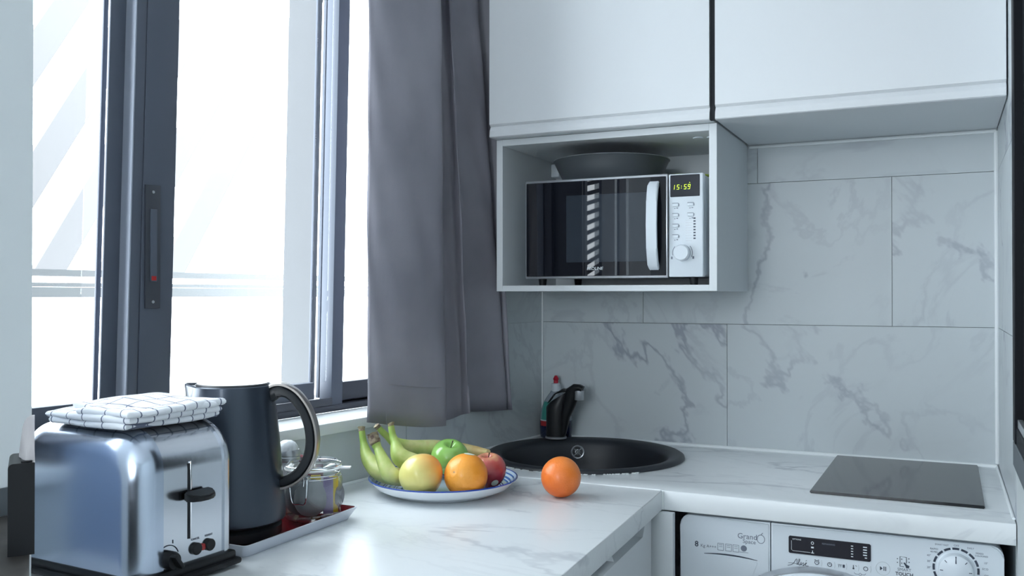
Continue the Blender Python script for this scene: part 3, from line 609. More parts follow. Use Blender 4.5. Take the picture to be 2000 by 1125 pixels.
# ------------------------------------------------------------------ washing machine
def washer():
    r = thing('washing_machine', 'white front-loading washing machine under the worktop', 'washing machine', (.561,-.56,0))
    W_ = .600
    def rr_outline(x0, x1, z0, z1, rad, n=6, tl=True, tr=True):
        pts = [(x0,z0),(x1,z0)]
        pts += [(x1-rad+rad*math.cos(R(90*k/n)), z1-rad+rad*math.sin(R(90*k/n))) for k in range(n+1)] if tr else [(x1,z1)]
        pts += [(x0+rad-rad*math.sin(R(90*k/n)), z1-rad+rad*math.cos(R(90*k/n))) for k in range(n+1)] if tl else [(x0,z1)]
        return pts
    bm = NB(); prism(bm, rr_outline(.002, W_-.002, .06, .846, .02), 'y', .02, .52); obj('body', bm, M['applwhite'], r, angle=40)
    bm = NB(); prism(bm, rr_outline(0, W_, .02, .69, .004), 'y', .0, .0198); obj('front_panel', bm, M['applwhite'], r, angle=40)
    bm = NB(); prism(bm, rr_outline(.186, W_, .692, .851, .022, tl=False), 'y', -.008, .0198)
    bmesh.ops.bevel(bm, geom=[e for e in bm.edges if abs(e.verts[0].co.y+.008) < 1e-6 and abs(e.verts[1].co.y+.008) < 1e-6], offset=.003, segments=2, affect='EDGES'); cp = obj('control_panel', bm, M['applwhite'], r, angle=40)
    bm = NB(); prism(bm, rr_outline(0, .1838, .692, .851, .022, tr=False), 'y', -.008, .0198)
    bmesh.ops.bevel(bm, geom=[e for e in bm.edges if abs(e.verts[0].co.y+.008) < 1e-6 and abs(e.verts[1].co.y+.008) < 1e-6], offset=.003, segments=2, affect='EDGES'); dr = obj('detergent_drawer', bm, M['applwhite'], r, angle=40)
    bm = NB(); xs = [.051+.108*k/12 for k in range(13)]
    top = [(x, .7785-.0045*((x-.098)/.054)**2) for x in xs]; botm = [(x, .7772-.0040*((x-.098)/.054)**2-.0016*math.sin(PI*(x-.051)/.108)) for x in xs[::-1]]
    prism(bm, top+botm, 'y', -.0088, -.0078); obj('drawer_grip', bm, M['inkdark'], dr, False)
    bm = NB(); prism(bm, [(x, z-.004) for x, z in botm[::-1]]+[(.150,.742),(.105,.732),(.060,.742)], 'y', -.0092, -.0078)
    obj('drawer_scoop', bm, M['applwhite'], dr, False)
    f = -.0082
    text('drawer_text', 'Grand', .0155, M['inkgrey'], dr, (.139,f,.8185)); text('drawer_text', 'Space', .0115, M['inkgrey'], dr, (.143,f,.8085))
    bm = NB(); tube(bm, [(.166+.0075*math.cos(2*PI*k/20), f, .8165+.0085*math.sin(2*PI*k/20)) for k in range(20)], .0006, 5, closed=True); tube(bm, [(.166,f,.825),(.170,f,.8295)], .0006, 5); obj('apple_mark', bm, M['inkgrey'], dr)
    text('drawer_text', '8', .016, M['inkdark'], dr, (.035,f,.792), bold=.0002); text('drawer_text', 'Kg', .009, M['inkgrey'], dr, (.048,f,.790)); text('drawer_text', 'A+++', .0085, M['inkgrey'], dr, (.066,f,.790))
    for x in (.085,.101,.116):
        bm = NB(); w2 = .006
        for a, b in (((x-w2,.785),(x+w2,.785)),((x+w2,.785),(x+w2,.799)),((x+w2,.799),(x-w2,.799)),((x-w2,.799),(x-w2,.785)),((x-w2*.6,.7925),(x+w2*.6,.7925)),((x-w2*.6,.796),(x+w2*.6,.796))): tube(bm, [(a[0],f,a[1]),(b[0],f,b[1])], .0004, 4)
        obj('drawer_icon', bm, M['inkgrey'], dr, False)
    bm = NB(); lathe(bm, [(0,0),(.0062,0),(.0062,.0004),(0,.0004)], 20); bmesh.ops.rotate(bm, verts=bm.verts, matrix=Matrix.Rotation(R(90),3,'X')); bmesh.ops.translate(bm, verts=bm.verts, vec=(.132,-.0078,.794)); bx(bm, .123,.141,-.0083,-.0079,.7855,.7862); obj('drawer_icon', bm, M['inkgrey'], dr)
    # display
    bm = NB(); prism(bm, [(.2205,.7985),(.2225,.7965),(.371,.7965),(.3735,.7985),(.3735,.828),(.371,.8305),(.2225,.8305),(.2205,.828)], 'y', -.0095, -.006); dp = obj('display', bm, M['appldark'], cp, False)
    bm = NB(); g = -.0097
    tube(bm, [(.226,g,.8215),(.226,g,.8035),(.229,g,.8015),(.262,g,.8015)], .0004, 4); obj('display_outline', bm, M['inkwhite'], dp, False); bm = NB(); tube(bm, [(.266+.0022*math.cos(2*PI*k/14),g,.8205+.0026*math.sin(2*PI*k/14)) for k in range(14)], .0006, 4, closed=True); obj('display_symbol', bm, M['inkwhite'], dp, False); bm = NB()
    bx(bm, .2635,.2685,g-.0001,g+.0002,.8105,.8135); bx(bm, .2655,.2668,g-.0001,g+.0002,.8015,.806); bx(bm, .2635,.269,g-.0001,g+.0002,.8005,.8018); obj('display_symbol', bm, M['inkwhite'], dp, False); bm = NB()
    for k in range(5):
        z = .8225-k*.0051; bx(bm, .3375,.3415,g-.0001,g+.0002,z,z+.0016)
    for k in range(5):
        z = .8225-k*.0051; bx(bm, .3595 if k < 4 else .3625,.3665,g-.0001,g+.0002,z,z+.0020)
    obj('display_marks', bm, M['inkwhite'], dp, False)
    text('display_text', 'OPTIONS', .0040, M['inkwhite'], dp, (.236,g,.8245)); text('display_text', 'REMAINING', .0046, M['inkgrey'], dp, (.296,g,.8215))
    # script name
    bm = NB(); S = lambda p: [(x, f, z) for x, z in p]
    x0, z0 = .2185, .7705
    tube(bm, spline(S([(x0,z0),(x0+.010,z0+.0045),(x0+.017,z0+.015),(x0+.018,z0+.0035)]),5), .0005, 4); tube(bm, spline(S([(x0+.001,z0+.0055),(x0+.010,z0+.006),(x0+.022,z0+.0045)]),4), .0004, 4)
    tube(bm, spline(S([(x0+.018,z0+.004),(x0+.0235,z0+.0135),(x0+.0215,z0+.0145),(x0+.0215,z0+.004),(x0+.0245,z0+.005),(x0+.026,z0+.010),(x0+.0255,z0+.004),(x0+.030,z0+.009),(x0+.031,z0+.004),(x0+.0285,z0+.0035),(x0+.034,z0+.006),(x0+.036,z0+.0095),(x0+.0335,z0+.0075),(x0+.035,z0+.0035),(x0+.040,z0+.0035)]),4), .0005, 4)
    tube(bm, S([(x0+.0345,z0+.0125),(x0+.0365,z0+.0145)]), .0004, 4); obj('script_lettering', bm, M['inkdark'], cp)
    for k, x in enumerate((.274,.298,.320,.342,.364)):
        z = .783-(.001 if k else 0); bm = NB(); q = .0048
        if k in (0,1,4): tube(bm, [(x+q*.8*math.cos(2*PI*j/16), f, z+q*.8*math.sin(2*PI*j/16)) for j in range(16)], .0006, 4, closed=True)
        if k == 0: tube(bm, [(x-.0045,f,z+.0045),(x-.002,f,z+.0055)], .0006, 4); tube(bm, [(x+.0045,f,z+.0045),(x+.002,f,z+.0055)], .0006, 4)
        if k in (0,1): tube(bm, [(x,f,z+.003),(x,f,z),(x+.0022,f,z)], .0004, 4)
        if k == 2:
            for dx in (-.005,-.0015): tube(bm, [(x+dx-.001,f,z+.003),(x+dx,f,z-.003),(x+dx+.001,f,z+.003)], .0004, 4)
            bx(bm, x+.002,x+.006,f-.0001,f+.0001,z-.003,z+.003)
        if k == 3: bx(bm, x-.001,x+.0005,f-.0001,f+.0001,z-.001,z+.0045); lathe(bm, [(0,0),(.0018,0)], 10, (x,f,z-.002)); tube(bm, [(x+.003,f,z+.003),(x+.0045,f,z+.004),(x+.006,f,z+.002)], .0004, 4); bx(bm, x-.0018,x+.0014,f-.0001,f+.0001,z-.0035,z-.0008)
        if k == 4: lathe(bm, [(0,0),(.001,0)], 8, (x,f,z))
        obj('button_icon', bm, M['inkdark'], cp, False)
        bm = NB(); tube(bm, [(x+.0088,f+.0003,z+.006),(x+.0100,f+.0003,z),(x+.0088,f+.0003,z-.006)], .0004, 4); obj('button_outline', bm, M['silver'], cp)
    bm = NB(); tube(bm, S([(.343,.7725),(.345,.770),(.351,.770)]), .0004, 4); tube(bm, [(.354+.0022*math.cos(2*PI*j/12), f, .770+.0022*math.sin(2*PI*j/12)) for j in range(12)], .0004, 4, closed=True); tube(bm, S([(.3565,.770),(.362,.770),(.364,.7725)]), .0004, 4); obj('button_icon', bm, M['inkgrey'], cp)
    bm = NB(); prism(bm, [(.3895,.7825),(.3895,.7905),(.3945,.7865)], 'y', f-.0001, f+.0003); bx(bm, .396,.3975,f-.0001,f+.0002,.7825,.7905); bx(bm, .399,.4005,f-.0001,f+.0002,.7825,.7905); obj('start_icon', bm, M['inkdark'], cp, False)
    bm = NB(); tube(bm, [(.395+.0125*math.cos(2*PI*j/28), f+.0003, .7865+.0125*math.sin(2*PI*j/28)) for j in range(28)], .0004, 4, closed=True); obj('button_outline', bm, M['silver'], cp)
    text('panel_text', 'SMART', .0078, M['inkgrey'], cp, (.4325,f,.7885)); text('panel_text', 'TOUCH', .0088, M['inkdark'], cp, (.4325,f,.7800), bold=.00015)
    bm = NB(); tube(bm, S([(.432,.7945),(.425,.7945),(.425,.813),(.436,.813),(.436,.801)]), .0006, 4)
    prism(bm, [(.433,.803),(.4375,.7985),(.4415,.797),(.4405,.7925),(.4355,.7925),(.4345,.796),(.431,.8015)], 'y', f-.0002, f+.0002)
    for x, z in ((.4205,.8085),(.4205,.8015),(.428,.8085),(.428,.801),(.4405,.8105),(.441,.804)): bx(bm, x-.0009,x+.0009,f-.0001,f+.0001,z-.0009,z+.0009)
    obj('touch_icon', bm, M['inkdark'], cp, False)
    # programme dial
    K = (.5205, .8015)
    bm = NB()
    for j in range(16):
        a0 = R(90-11.25*.78+22.5*j); a1 = a0+R(22.5*.78); n = 4
        prism(bm, [(K[0]+.0395*math.cos(a0+(a1-a0)*i/n), K[1]+.0395*math.sin(a0+(a1-a0)*i/n)) for i in range(n+1)]+[(K[0]+.0355*math.cos(a1-(a1-a0)*i/n), K[1]+.0355*math.sin(a1-(a1-a0)*i/n)) for i in range(n+1)], 'y', f-.0002, f+.0003)
    obj('dial_scale', bm, M['inkdark'], cp, False)
    k_ = NB(); lathe(k_, [(0,.019),(.024,.019),(.0285,.016),(.0305,.002),(.033,0),(0,0)], 56); bmesh.ops.rotate(k_, verts=k_.verts, matrix=Matrix.Rotation(R(90),3,'X')); bmesh.ops.translate(k_, verts=k_.verts, vec=(K[0],-.008,K[1])); kn = obj('dial', k_, M['applwhite'], cp)
    bm = NB()
    for j in range(8):
        a = R(90+45*j); r0, r1 = (.0145,.0275) if j == 0 else (.0215,.0265)
        tube(bm, [(K[0]+r0*math.cos(a), -.0272, K[1]+r0*math.sin(a)),(K[0]+r1*math.cos(a), -.0268 if r1 < .025 else -.0262, K[1]+r1*math.sin(a))], .0010 if j == 0 else .0007, 6)
    obj('dial_marks', bm, M['inkdark'], kn)
    for tx, x, z, s in (('OFF',.5215,.8445,.0052),('SMART FAST',.497,.8435,.0042),('DAILY',.545,.8425,.0042),('RAPID',.484,.8345,.0050),('45 MIN',.484,.8290,.0042),('MIXED',.560,.8345,.0044),('COLOURED',.563,.8300,.0040),('10"',.5700,.8180,.0050),('40"',.475,.8215,.0050),('30"',.475,.8105,.0050),('20"',.475,.7990,.0050),('ECO',.569,.8070,.0050),('OK',.571,.7950,.0050)):
        text('dial_text', tx, s, M['inkgrey'], cp, (x,f,z))
    # porthole
    pc = (.280,.535)
    def ring(prof, m, nm, par):
        bm = NB(); lathe(bm, prof, 96); bmesh.ops.rotate(bm, verts=bm.verts, matrix=Matrix.Rotation(R(90),3,'X')); bmesh.ops.translate(bm, verts=bm.verts, vec=(pc[0],0,pc[1])); return obj(nm, bm, m, par)
    bm = NB()
    pr = ring([(.236,.0),(.238,.012),(.232,.030),(.218,.040),(.17,.042),(.16,.03),(.16,.0)], M['applwhite'], 'porthole_ring', r)
    ring([(.2395,.0081),(.2395,.020),(.2345,.031),(.2325,.030),(.237,.019),(.237,.0081)], M['silver'], 'porthole_trim', pr)
    ring([(0,.012),(.10,.016),(.158,.034),(.158,.030),(.10,.010),(0,.006)], M['doorglass'], 'porthole_glass', pr)
washer()

# ------------------------------------------------------------------ black framed panel on the right
mp_ = thing('framed_panel', 'tall black framed glass panel at the right edge of the photo', 'glass panel', (1.24,-.93,1.0005))
for nm, b, m in (('glass',(1.190,1.215,-1.27,-.60,1.07,2.44),M['mirrorblack']),('frame_post',(1.176,1.235,-.612,-.5595,1.045,2.49),M['mirrorblack']),('frame_post',(1.184,1.235,-1.298,-1.262,1.045,2.49),M['mirrorblack']),('frame_rail',(1.178,1.235,-1.262,-.612,1.045,1.075),M['mirrorblack']),('frame_rail',(1.184,1.235,-1.262,-.612,2.44,2.49),M['mirrorblack']),('sill_strip',(1.176,1.29,-1.298,-.5595,1.0005,1.0445),M['skirting'])):
    bm = NB(); bx(bm, *b, .0015, 1); o = obj(nm, bm, m, mp_); o.location = (-1.24,.93,-1.0005)
bm = NB(); bx(bm, 1.180, 1.189, -1.26, -.616, 1.0755, 1.090, .001); o = obj('frame_bead', bm, M['silver'], mp_); o.location = (-1.24,.93,-1.0005)

# ------------------------------------------------------------------ left foreground: cabinet top, box, bag
sb = thing('sideboard', 'dark topped cabinet at the bottom left edge of the photo', 'cabinet', (.15,-1.9,0))
pl = [(.0435,-1.690),(.305,-1.889),(.20,-2.06),(.0375,-2.16)]
bm = NB(); prism(bm, pl, 'z', 1.015, 1.045); o = obj('top', bm, M['sideboard'], sb, False); o.location = (-.15,1.9,0)
bm = NB(); prism(bm, [(.050,-1.705),(.290,-1.888),(.19,-2.045),(.045,-2.14)], 'z', 0, 1.0149); o = obj('body', bm, M['sideboard'], sb, False); o.location = (-.15,1.9,0)
def at(px, py, d):   # helper used only to lay out the small black box in its own rotated frame
    return None
cx = thing('black_box', 'small upright black box standing on the dark cabinet at far left', 'box', (.2140,-1.8285,1.0452), R(25.2+27.6))
bm = NB(); n = 6
pts = [(-.0125,0),(.0118,0),(.0118,.0935)]+[(-.0125+.005-.005*math.sin(R(90*k/n)), .0935-.005+.005*math.cos(R(90*k/n))) for k in range(n+1)]
prism(bm, pts, 'y', 0, .07); obj('shell', bm, M['black'], cx, angle=40)
bm = NB(); bx(bm, -.001, .0095, .004, .02, .0933, .0952, .0008); obj('top_button', bm, M['black'], cx)
bm = NB()
pr = []
for k in range(13):
    a = PI*k/12; pr.append((a, 1))
# half dome: pale bag end resting on the box
for i in range(11):
    v = i/10*PI/2
    row = []
    for k in range(17):
        a = PI/2+PI*k/16; rr = math.cos(v)**.6; wob = 1+.08*math.sin(5*a+3*v)
        row.append(bm.verts.new((.0115+.0140*math.cos(a)*rr*wob if k not in (0,16) else .0115, .035+.030*math.sin(a)*rr*wob, .0938+.043*math.sin(v))))
    pr.append(row)
rows = pr[13:]
for a, b in zip(rows, rows[1:]):
    for k in range(16): bm.faces.new((a[k], a[k+1], b[k+1], b[k]))
bmesh.ops.contextual_create(bm, geom=[e for e in bm.edges if e.is_boundary])
bmesh.ops.holes_fill(bm, edges=[e for e in bm.edges if e.is_boundary])
o = obj('paper_bag', bm, M['bag'], loc=(.2140,-1.8285,1.0460)); o.rotation_euler = (0,0,R(52.8)); tag(o, 'pale crumpled bag resting on the small black box at far left', 'bag')

# ------------------------------------------------------------------ tray with kettle, jars
tr = thing('tray', 'red lacquered tray with pale sides under the kettle', 'tray', (-.012,-1.203,.9004), 0)
def tray():
    hx, hy, h_ = .100, .151, .021; f_ = .012
    bm = NB()
    def ring(ax, ay, z, r_=.008):
        pts = []
        for sx, sy in ((1,1),(-1,1),(-1,-1),(1,-1)):
            for k in range(5):
                a = R({(1,1):0,(-1,1):90,(-1,-1):180,(1,-1):270}[(sx,sy)]+22.5*k); pts.append(bm.verts.new((sx*(ax-r_)+r_*math.cos(a), sy*(ay-r_)+r_*math.sin(a), z)))
        return pts
    L0 = [ring(hx-f_,hy-f_,0), ring(hx,hy,h_), ring(hx-.003,hy-.003,h_)]
    for a, b in zip(L0, L0[1:]):
        for k in range(20): bm.faces.new((a[k], a[(k+1)%20], b[(k+1)%20], b[k]))
    bm.faces.new(L0[0][::-1]); obj('outer_shell', bm, M['trayout'], tr, angle=50)
    bm = NB(); L1 = [ring(hx-.003,hy-.003,h_+.0002), ring(hx-f_-.002,hy-f_-.002,.0045)]
    for k in range(20): bm.faces.new((L1[0][k], L1[0][(k+1)%20], L1[1][(k+1)%20], L1[1][k]))
    bm.faces.new(L1[1]); obj('lacquer_lining', bm, M['trayin'], tr, angle=50)
tray()
TZ = .9055
kt = thing('kettle', 'slate black electric kettle with a curved handle behind the toaster', 'kettle', (-.023,-1.261,TZ), R(25.2))
bm = NB(); lathe(bm, [(0,0),(.078,0),(.081,.004),(.081,.018),(.074,.024),(0,.024)], 56); obj('power_base', bm, M['kettle_dark'], kt)
bm = NB(); prof = [(0,.026),(.082,.026),(.087,.030),(.0875,.036),(.0845,.075),(.0805,.125),(.0765,.17),(.0715,.215),(.0665,.243),(.0655,.252),(.063,.254),(.060,.250),(0,.250)]
lathe(bm, prof, 72)
for v in bm.verts:      # spout pulled out of the rim, on the -x side
    if v.co.z > .17 and v.co.x < 0:
        ang = abs(math.atan2(v.co.y, -v.co.x)); k = max(0, 1-ang/R(34)); t = (v.co.z-.17)/.084; 
        s_ = k*k*(3-2*k)*t**1.6; v.co.x -= .016*s_; v.co.z += .002*s_
obj('body', bm, M['kettle'], kt, angle=40)
bm = NB(); lathe(bm, [(0,.2515),(.058,.2515),(.0605,.2545),(.058,.2565),(.02,.2575),(0,.258)], 56); ld = obj('lid', bm, M['kettle_dark'], kt)
outer = [(.058,.246),(.074,.2525),(.091,.2505),(.110,.2385),(.127,.216),(.138,.188),(.1415,.158),(.137,.130),(.124,.106),(.106,.090),(.088,.083),(.078,.083)]
cen = spline([(x, 0, z) for x, z in outer], 5)
def hband(name, t0, t1, w0, m):
    bm = NB(); rs = []; n = len(cen)
    for i, p in enumerate(cen):
        tg = (cen[min(i+1,n-1)]-cen[max(i-1,0)]).normalized(); nn = Vector((tg.z,0,-tg.x)); nn = -nn  # outward
        if nn.x*(p.x-.07)+nn.z*(p.z-.165) < 0: nn = -nn
        k = min(1, i/8, (n-1-i)/8)*.35+.65; th0 = t1*(.55+.45*k)
        if i < 12: th0 += t1*.6*(1-i/12)*(1 if t1 < 0 else 0)
        c0, c1 = p+nn*t0, p+nn*th0; ring = []
        for (c, y) in ((c0,-w0*.7),(c0,w0*.7),(c0.lerp(c1,.25),w0),(c0.lerp(c1,.8),w0),(c1,w0*.6),(c1,-w0*.6),(c0.lerp(c1,.8),-w0),(c0.lerp(c1,.25),-w0)): ring.append(bm.verts.new((c.x, y, c.z)))
        rs.append(ring)
    for a, b in zip(rs, rs[1:]):
        for k in range(8): bm.faces.new((a[k], a[(k+1)%8], b[(k+1)%8], b[k]))
    bm.faces.new(rs[0]); bm.faces.new(rs[-1]); return obj(name, bm, m, kt, angle=50)
hb_ = hband('handle', -.001, -.017, .0125, M['kettle_dark']); hband('handle_band', .0045, -.0012, .0130, M['kettle_band'])
bm = NB(); bx(bm, .052, .0700, -.004, .004, .038, .052, .002); bmesh.ops.rotate(bm, verts=bm.verts, matrix=Matrix.Rotation(R(-38),3,'Z')); 
bmesh.ops.translate(bm, verts=bm.verts, vec=(.011,-.009,0)); obj('switch', bm, M['kettle_dark'], kt)

# glass clip jar
jr = thing('clip_jar', 'glass clip-top jar holding grey coffee pods on the tray', 'jar', (.0245,-1.104,TZ), R(25.2))
bm = NB(); lathe(bm, [(0,.0),(.044,.0),(.050,.004),(.052,.010),(.052,.070),(.049,.079),(.046,.084),(.048,.087),(.048,.0895),(.0435,.0895),(.0430,.084),(.0465,.077),(.0495,.068),(.0495,.012),(.046,.006),(0,.005)], 64); obj('glass_body', bm, M['glass'], jr)
bm = NB(); lathe(bm, [(0,.1035),(.036,.1035),(.043,.104),(.046,.101),(.0495,.098),(.0495,.0925),(.043,.0925),(.040,.096),(.03,.0985),(0,.0985)], 64); jl = obj('lid', bm, M['glass'], jr)
bm = NB(); lathe(bm, [(.0435,.0897),(.0510,.0897),(.0515,.0910),(.0510,.0923),(.0435,.0923)], 64, close=True); bx(bm, .050, .068, -.008, .008, .0893, .0925, .001); obj('rubber_seal', bm, M['rubber'], jr)
def circ(r_, z, n=48): return [(r_*math.cos(2*PI*k/n), r_*math.sin(2*PI*k/n), z) for k in range(n)]
bm = NB(); tube(bm, circ(.0475,.082), .0011, 6, closed=True); tube(bm, circ(.0507,.0765), .0009, 6, closed=True); tube(bm, circ(.0505,.097), .0011, 6, closed=True); obj('wire_band', bm, M['chrome'], jr)
a = R(-105); dx, dy = math.cos(a), math.sin(a); px_, py_ = -dy, dx
def jp(o_, s_, z): return (dx*o_+px_*s_, dy*o_+py_*s_, z)
bm = NB()
tube(bm, spline([jp(.049,.017,.082),jp(.056,.017,.080),jp(.0565,.016,.060),jp(.0550,.012,.038),jp(.0550,0,.036),jp(.0550,-.012,.038),jp(.0565,-.016,.060),jp(.056,-.017,.080),jp(.049,-.017,.082)],5), .0011, 6)
for s in (-.010,.012): tube(bm, spline([jp(.050,s,.097),jp(.055,s*.8,.092),jp(.0535,s*.6,.085),jp(.057,s*.9,.078),jp(.0565,s*.8,.068)],5), .0011, 6)
obj('wire_clasp', bm, M['chrome'], jr)
def pod(loc, rx, rz, label):
    bm = NB(); lathe(bm, [(0,.009),(.016,.0085),(.024,.0065),(.029,.003),(.033,.0006),(.033,-.0006),(.029,-.003),(.024,-.0065),(.016,-.0085),(0,-.009)], 36)
    bmesh.ops.rotate(bm, verts=bm.verts, matrix=Matrix.Rotation(rx,3,'X')); bmesh.ops.rotate(bm, verts=bm.verts, matrix=Matrix.Rotation(rz,3,'Z'))
    o = obj('coffee_pad', bm, M['pod'], loc=loc); tag(o, label, 'coffee pad', 'coffee pads in the clip jar'); return o
JX, JY = .0245, -1.104
for dx_, dy_, dz_, rx, rz, lb in ((.012,-.022,.041,R(84),R(62),'grey coffee pad standing at the front right of the clip jar'),(-.010,-.020,.041,R(84),R(62),'grey coffee pad standing at the front of the clip jar, left of another'),(-.026,.006,.041,R(86),R(80),'grey coffee pad at the left side of the clip jar'),(.016,.022,.040,R(86),R(10),'grey coffee pad at the back of the clip jar')):
    pod((JX+dx_,JY+dy_,TZ+dz_), rx, rz, lb)
for dx_, dy_, rz, m, lb in ((-.002,.010,R(30),'yellowpkt','yellow sachet standing in the middle of the clip jar'),(.030,.004,R(40),'purplepkt','lilac sachet standing in the clip jar'),(.033,.016,R(60),'yellowpkt','yellow sachet at the right edge of the clip jar')):
    bm = NB(); bx(bm, -.009, .009, -.0012, .0012, 0, .066, .0008); o = obj('sachet', bm, M[m], loc=(JX+dx_, JY+dy_, TZ+.009)); o.rotation_euler = (0,0,rz); tag(o, lb, 'sachet')
# small shaker jar behind the kettle
sj = thing('shaker', 'small chrome-lidded white shaker behind the kettle handle', 'shaker', (-.052,-1.083,TZ))
bm = NB(); lathe(bm, [(0,0),(.020,0),(.0222,.003),(.0222,.085),(.020,.094),(0,.094)], 40); obj('body', bm, M['china'], sj)
bm = NB(); lathe(bm, [(0,.094),(.0225,.094),(.0240,.096),(.0240,.102),(.0228,.1035),(.0240,.105),(.0240,.112),(.0222,.115),(0,.115)], 40); obj('lid', bm, M['silver'], sj)
bm = NB(); lathe(bm, [(0,.115),(.0205,.115),(.0195,.121),(.0150,.128),(.008,.132),(0,.133)], 40); obj('knob', bm, M['china'], sj)
bm = NB(); bx(bm, -.030, .030, -.010, .010, 0, .100, .002); 
for v in bm.verts:
    if v.co.z > .05: v.co.z -= (v.co.x+.03)*.25
o = obj('sachet_carton', bm, M['redpkt'], loc=(-.066,-1.005,.9004)); o.rotation_euler = (0,0,R(25)); tag(o, 'dark red carton between the clip jar and the wall', 'carton')

# ------------------------------------------------------------------ toaster (front = end face towards +x)
ts = thing('toaster', 'polished steel two-slice toaster with black base in the foreground', 'toaster', (-.054,-1.461,.9002), R(-3.5))
def toaster():
    XL, XR, YH, Z0, Z1 = -.140, .138, .0870, .022, .2215
    def arch(x0, x1, z0, z1, r_, n=8):
        return [(x0,z0)]+[(x0+r_-r_*math.cos(R(90*k/n)), z1-r_+r_*math.sin(R(90*k/n))) for k in range(n+1)]+[(x1-r_+r_*math.sin(R(90*k/n)), z1-r_+r_*math.cos(R(90*k/n))) for k in range(n+1)]+[(x1,z0)]
    # base
    b = NB()
    for (e, z0, z1) in ((.006,.012,.026),(.012,.0045,.0145)): bx(b, XL-e+.004, XR+e, -YH-e+.003, YH+e-.005, z0, z1, .004, 2)
    base = obj('base', b, M['black'], ts)
    for sx in (-1,1):
        for sy in (-1,1):
            f_ = NB(); lathe(f_, [(0,0),(.010,0),(.011,.006),(0,.006)], 16, (.0+sx*.11,sy*.06,0)); obj('foot', f_, M['black'], base)
    # centre strip wraps over the top
    c = NB(); prism(c, arch(XL+.003, XR-.003, Z0, Z1-.003, .058, 12), 'y', -YH+.042, YH-.014); ob = obj('end_and_top_panel', c, M['steel'], ts, angle=30)
    # side shells with rounded edges
    for s, nm, wd_ in ((-1,'side_panel',.044),(1,'side_panel',.018)):
        bm = NB(); secs = []; m_ = 12; e = .038 if s < 0 else .014
        for k in range(m_+1):
            a = R(90*k/m_); y = s*(YH-e+e*math.sin(a)); ins = e*(1-math.cos(a))
            secs.append((y, ins))
        secs = [(s*(YH-wd_), .001),(s*(YH-wd_), 0.0)] + secs
        rings = []
        for y, ins in secs:
            rings.append([bm.verts.new((x, y, z)) for x, z in arch(XL+ins, XR-ins, Z0, Z1-ins*.9, .060-ins*.3, 12)])
        for a_, b_ in zip(rings, rings[1:]):
            for k in range(len(a_)-1): bm.faces.new((a_[k], a_[k+1], b_[k+1], b_[k]))
        bm.faces.new(rings[-1]); bm.faces.new(rings[0]); 
        o = obj(nm, bm, M['brushed'] if s < 0 else M['steel'], ts, angle=40)
    X = XR-.003
    # slots on top (under the towel), lever, slot, controls
    for y in (-.014,.034):
        b = NB(); bx(b, -.075, .070, y-.011, y+.011, Z1-.0045, Z1-.0022); obj('bread_slot', b, M['darkgap'], ob)
    b = NB(); bx(b, X-.002, X+.0008, .0015, .0055, .060, .168, .0004, 1); obj('lever_slot', b, M['darkgap'], ob)
    b = NB(); bx(b, X-.001, X+.0020, .0050, .0082, .059, .171, .001, 2); obj('slot_trim', b, M['chrome'], ob)
    b = NB(); n = 10
    outl = [(0,-.012),(.006,-.016),(.022,-.017),(.032,-.010),(.034,.004),(.028,.020),(.012,.032),(0,.032)]
    for zz in (0,): prism(b, [(X+.004+p[0], .004+p[1]) for p in outl], 'z', .1155, .1300)
    for v in b.verts:
        if v.co.z > .12: v.co.z -= (v.co.x-X)*.10
        else: v.co.z += (v.co.x-X-.004)*.10
    bmesh.ops.bevel(b, geom=list(b.edges), offset=.002, segments=2, affect='EDGES'); bx(b, X, X+.006, .001, .006, .119, .126); obj('lever', b, M['black'], ob, angle=50)
    def cyl(nm, y, z, r_, l_, m_, par, fin=False):
        b = NB(); lathe(b, [(0,l_),(r_*.86,l_),(r_,l_*.75),(r_,0),(0,0)], 32); 
        bmesh.ops.rotate(b, verts=b.verts, matrix=Matrix.Rotation(R(90),3,'Y')); bmesh.ops.translate(b, verts=b.verts, vec=(X,y,z)); return obj(nm, b, m_, par)
    dial = cyl('browning_dial', -.0335, .0395, .0125, .015, M['black'], ob)
    b = NB(); bx(b, X+.013, X+.026, -.0365, -.0305, .028, .051, .0015, 2); bmesh.ops.rotate(b, verts=b.verts, cent=(X,-.0335,.0395), matrix=Matrix.Rotation(R(35),3,'X')); obj('dial_grip', b, M['black'], dial)
    b = NB(); tube(b, [(X+.0006, -.0335+.0195*math.cos(R(20+140*k/14)), .0395+.0195*math.sin(R(20+140*k/14))) for k in range(15)], .0006, 5); tube(b, [(X+.0006,-.0245,.0600),(X+.0006,-.0245,.0650)], .0005, 5); obj('dial_arc', b, M['inkdark'], ob)
    for y in (.0160, .0410): cyl('push_button', y, .0430, .0088, .006, M['black'], ob)
    cyl('indicator_light', .0290, .0425, .0050, .003, M['redled'], ob)
    for y, tx in ((.016,'CANCEL'),(.041,'REHEAT')): text('button_text', tx, .0040, M['inkgrey'], ob, (X+.0006,y,.0570), (R(90),0,R(90)))
toaster()

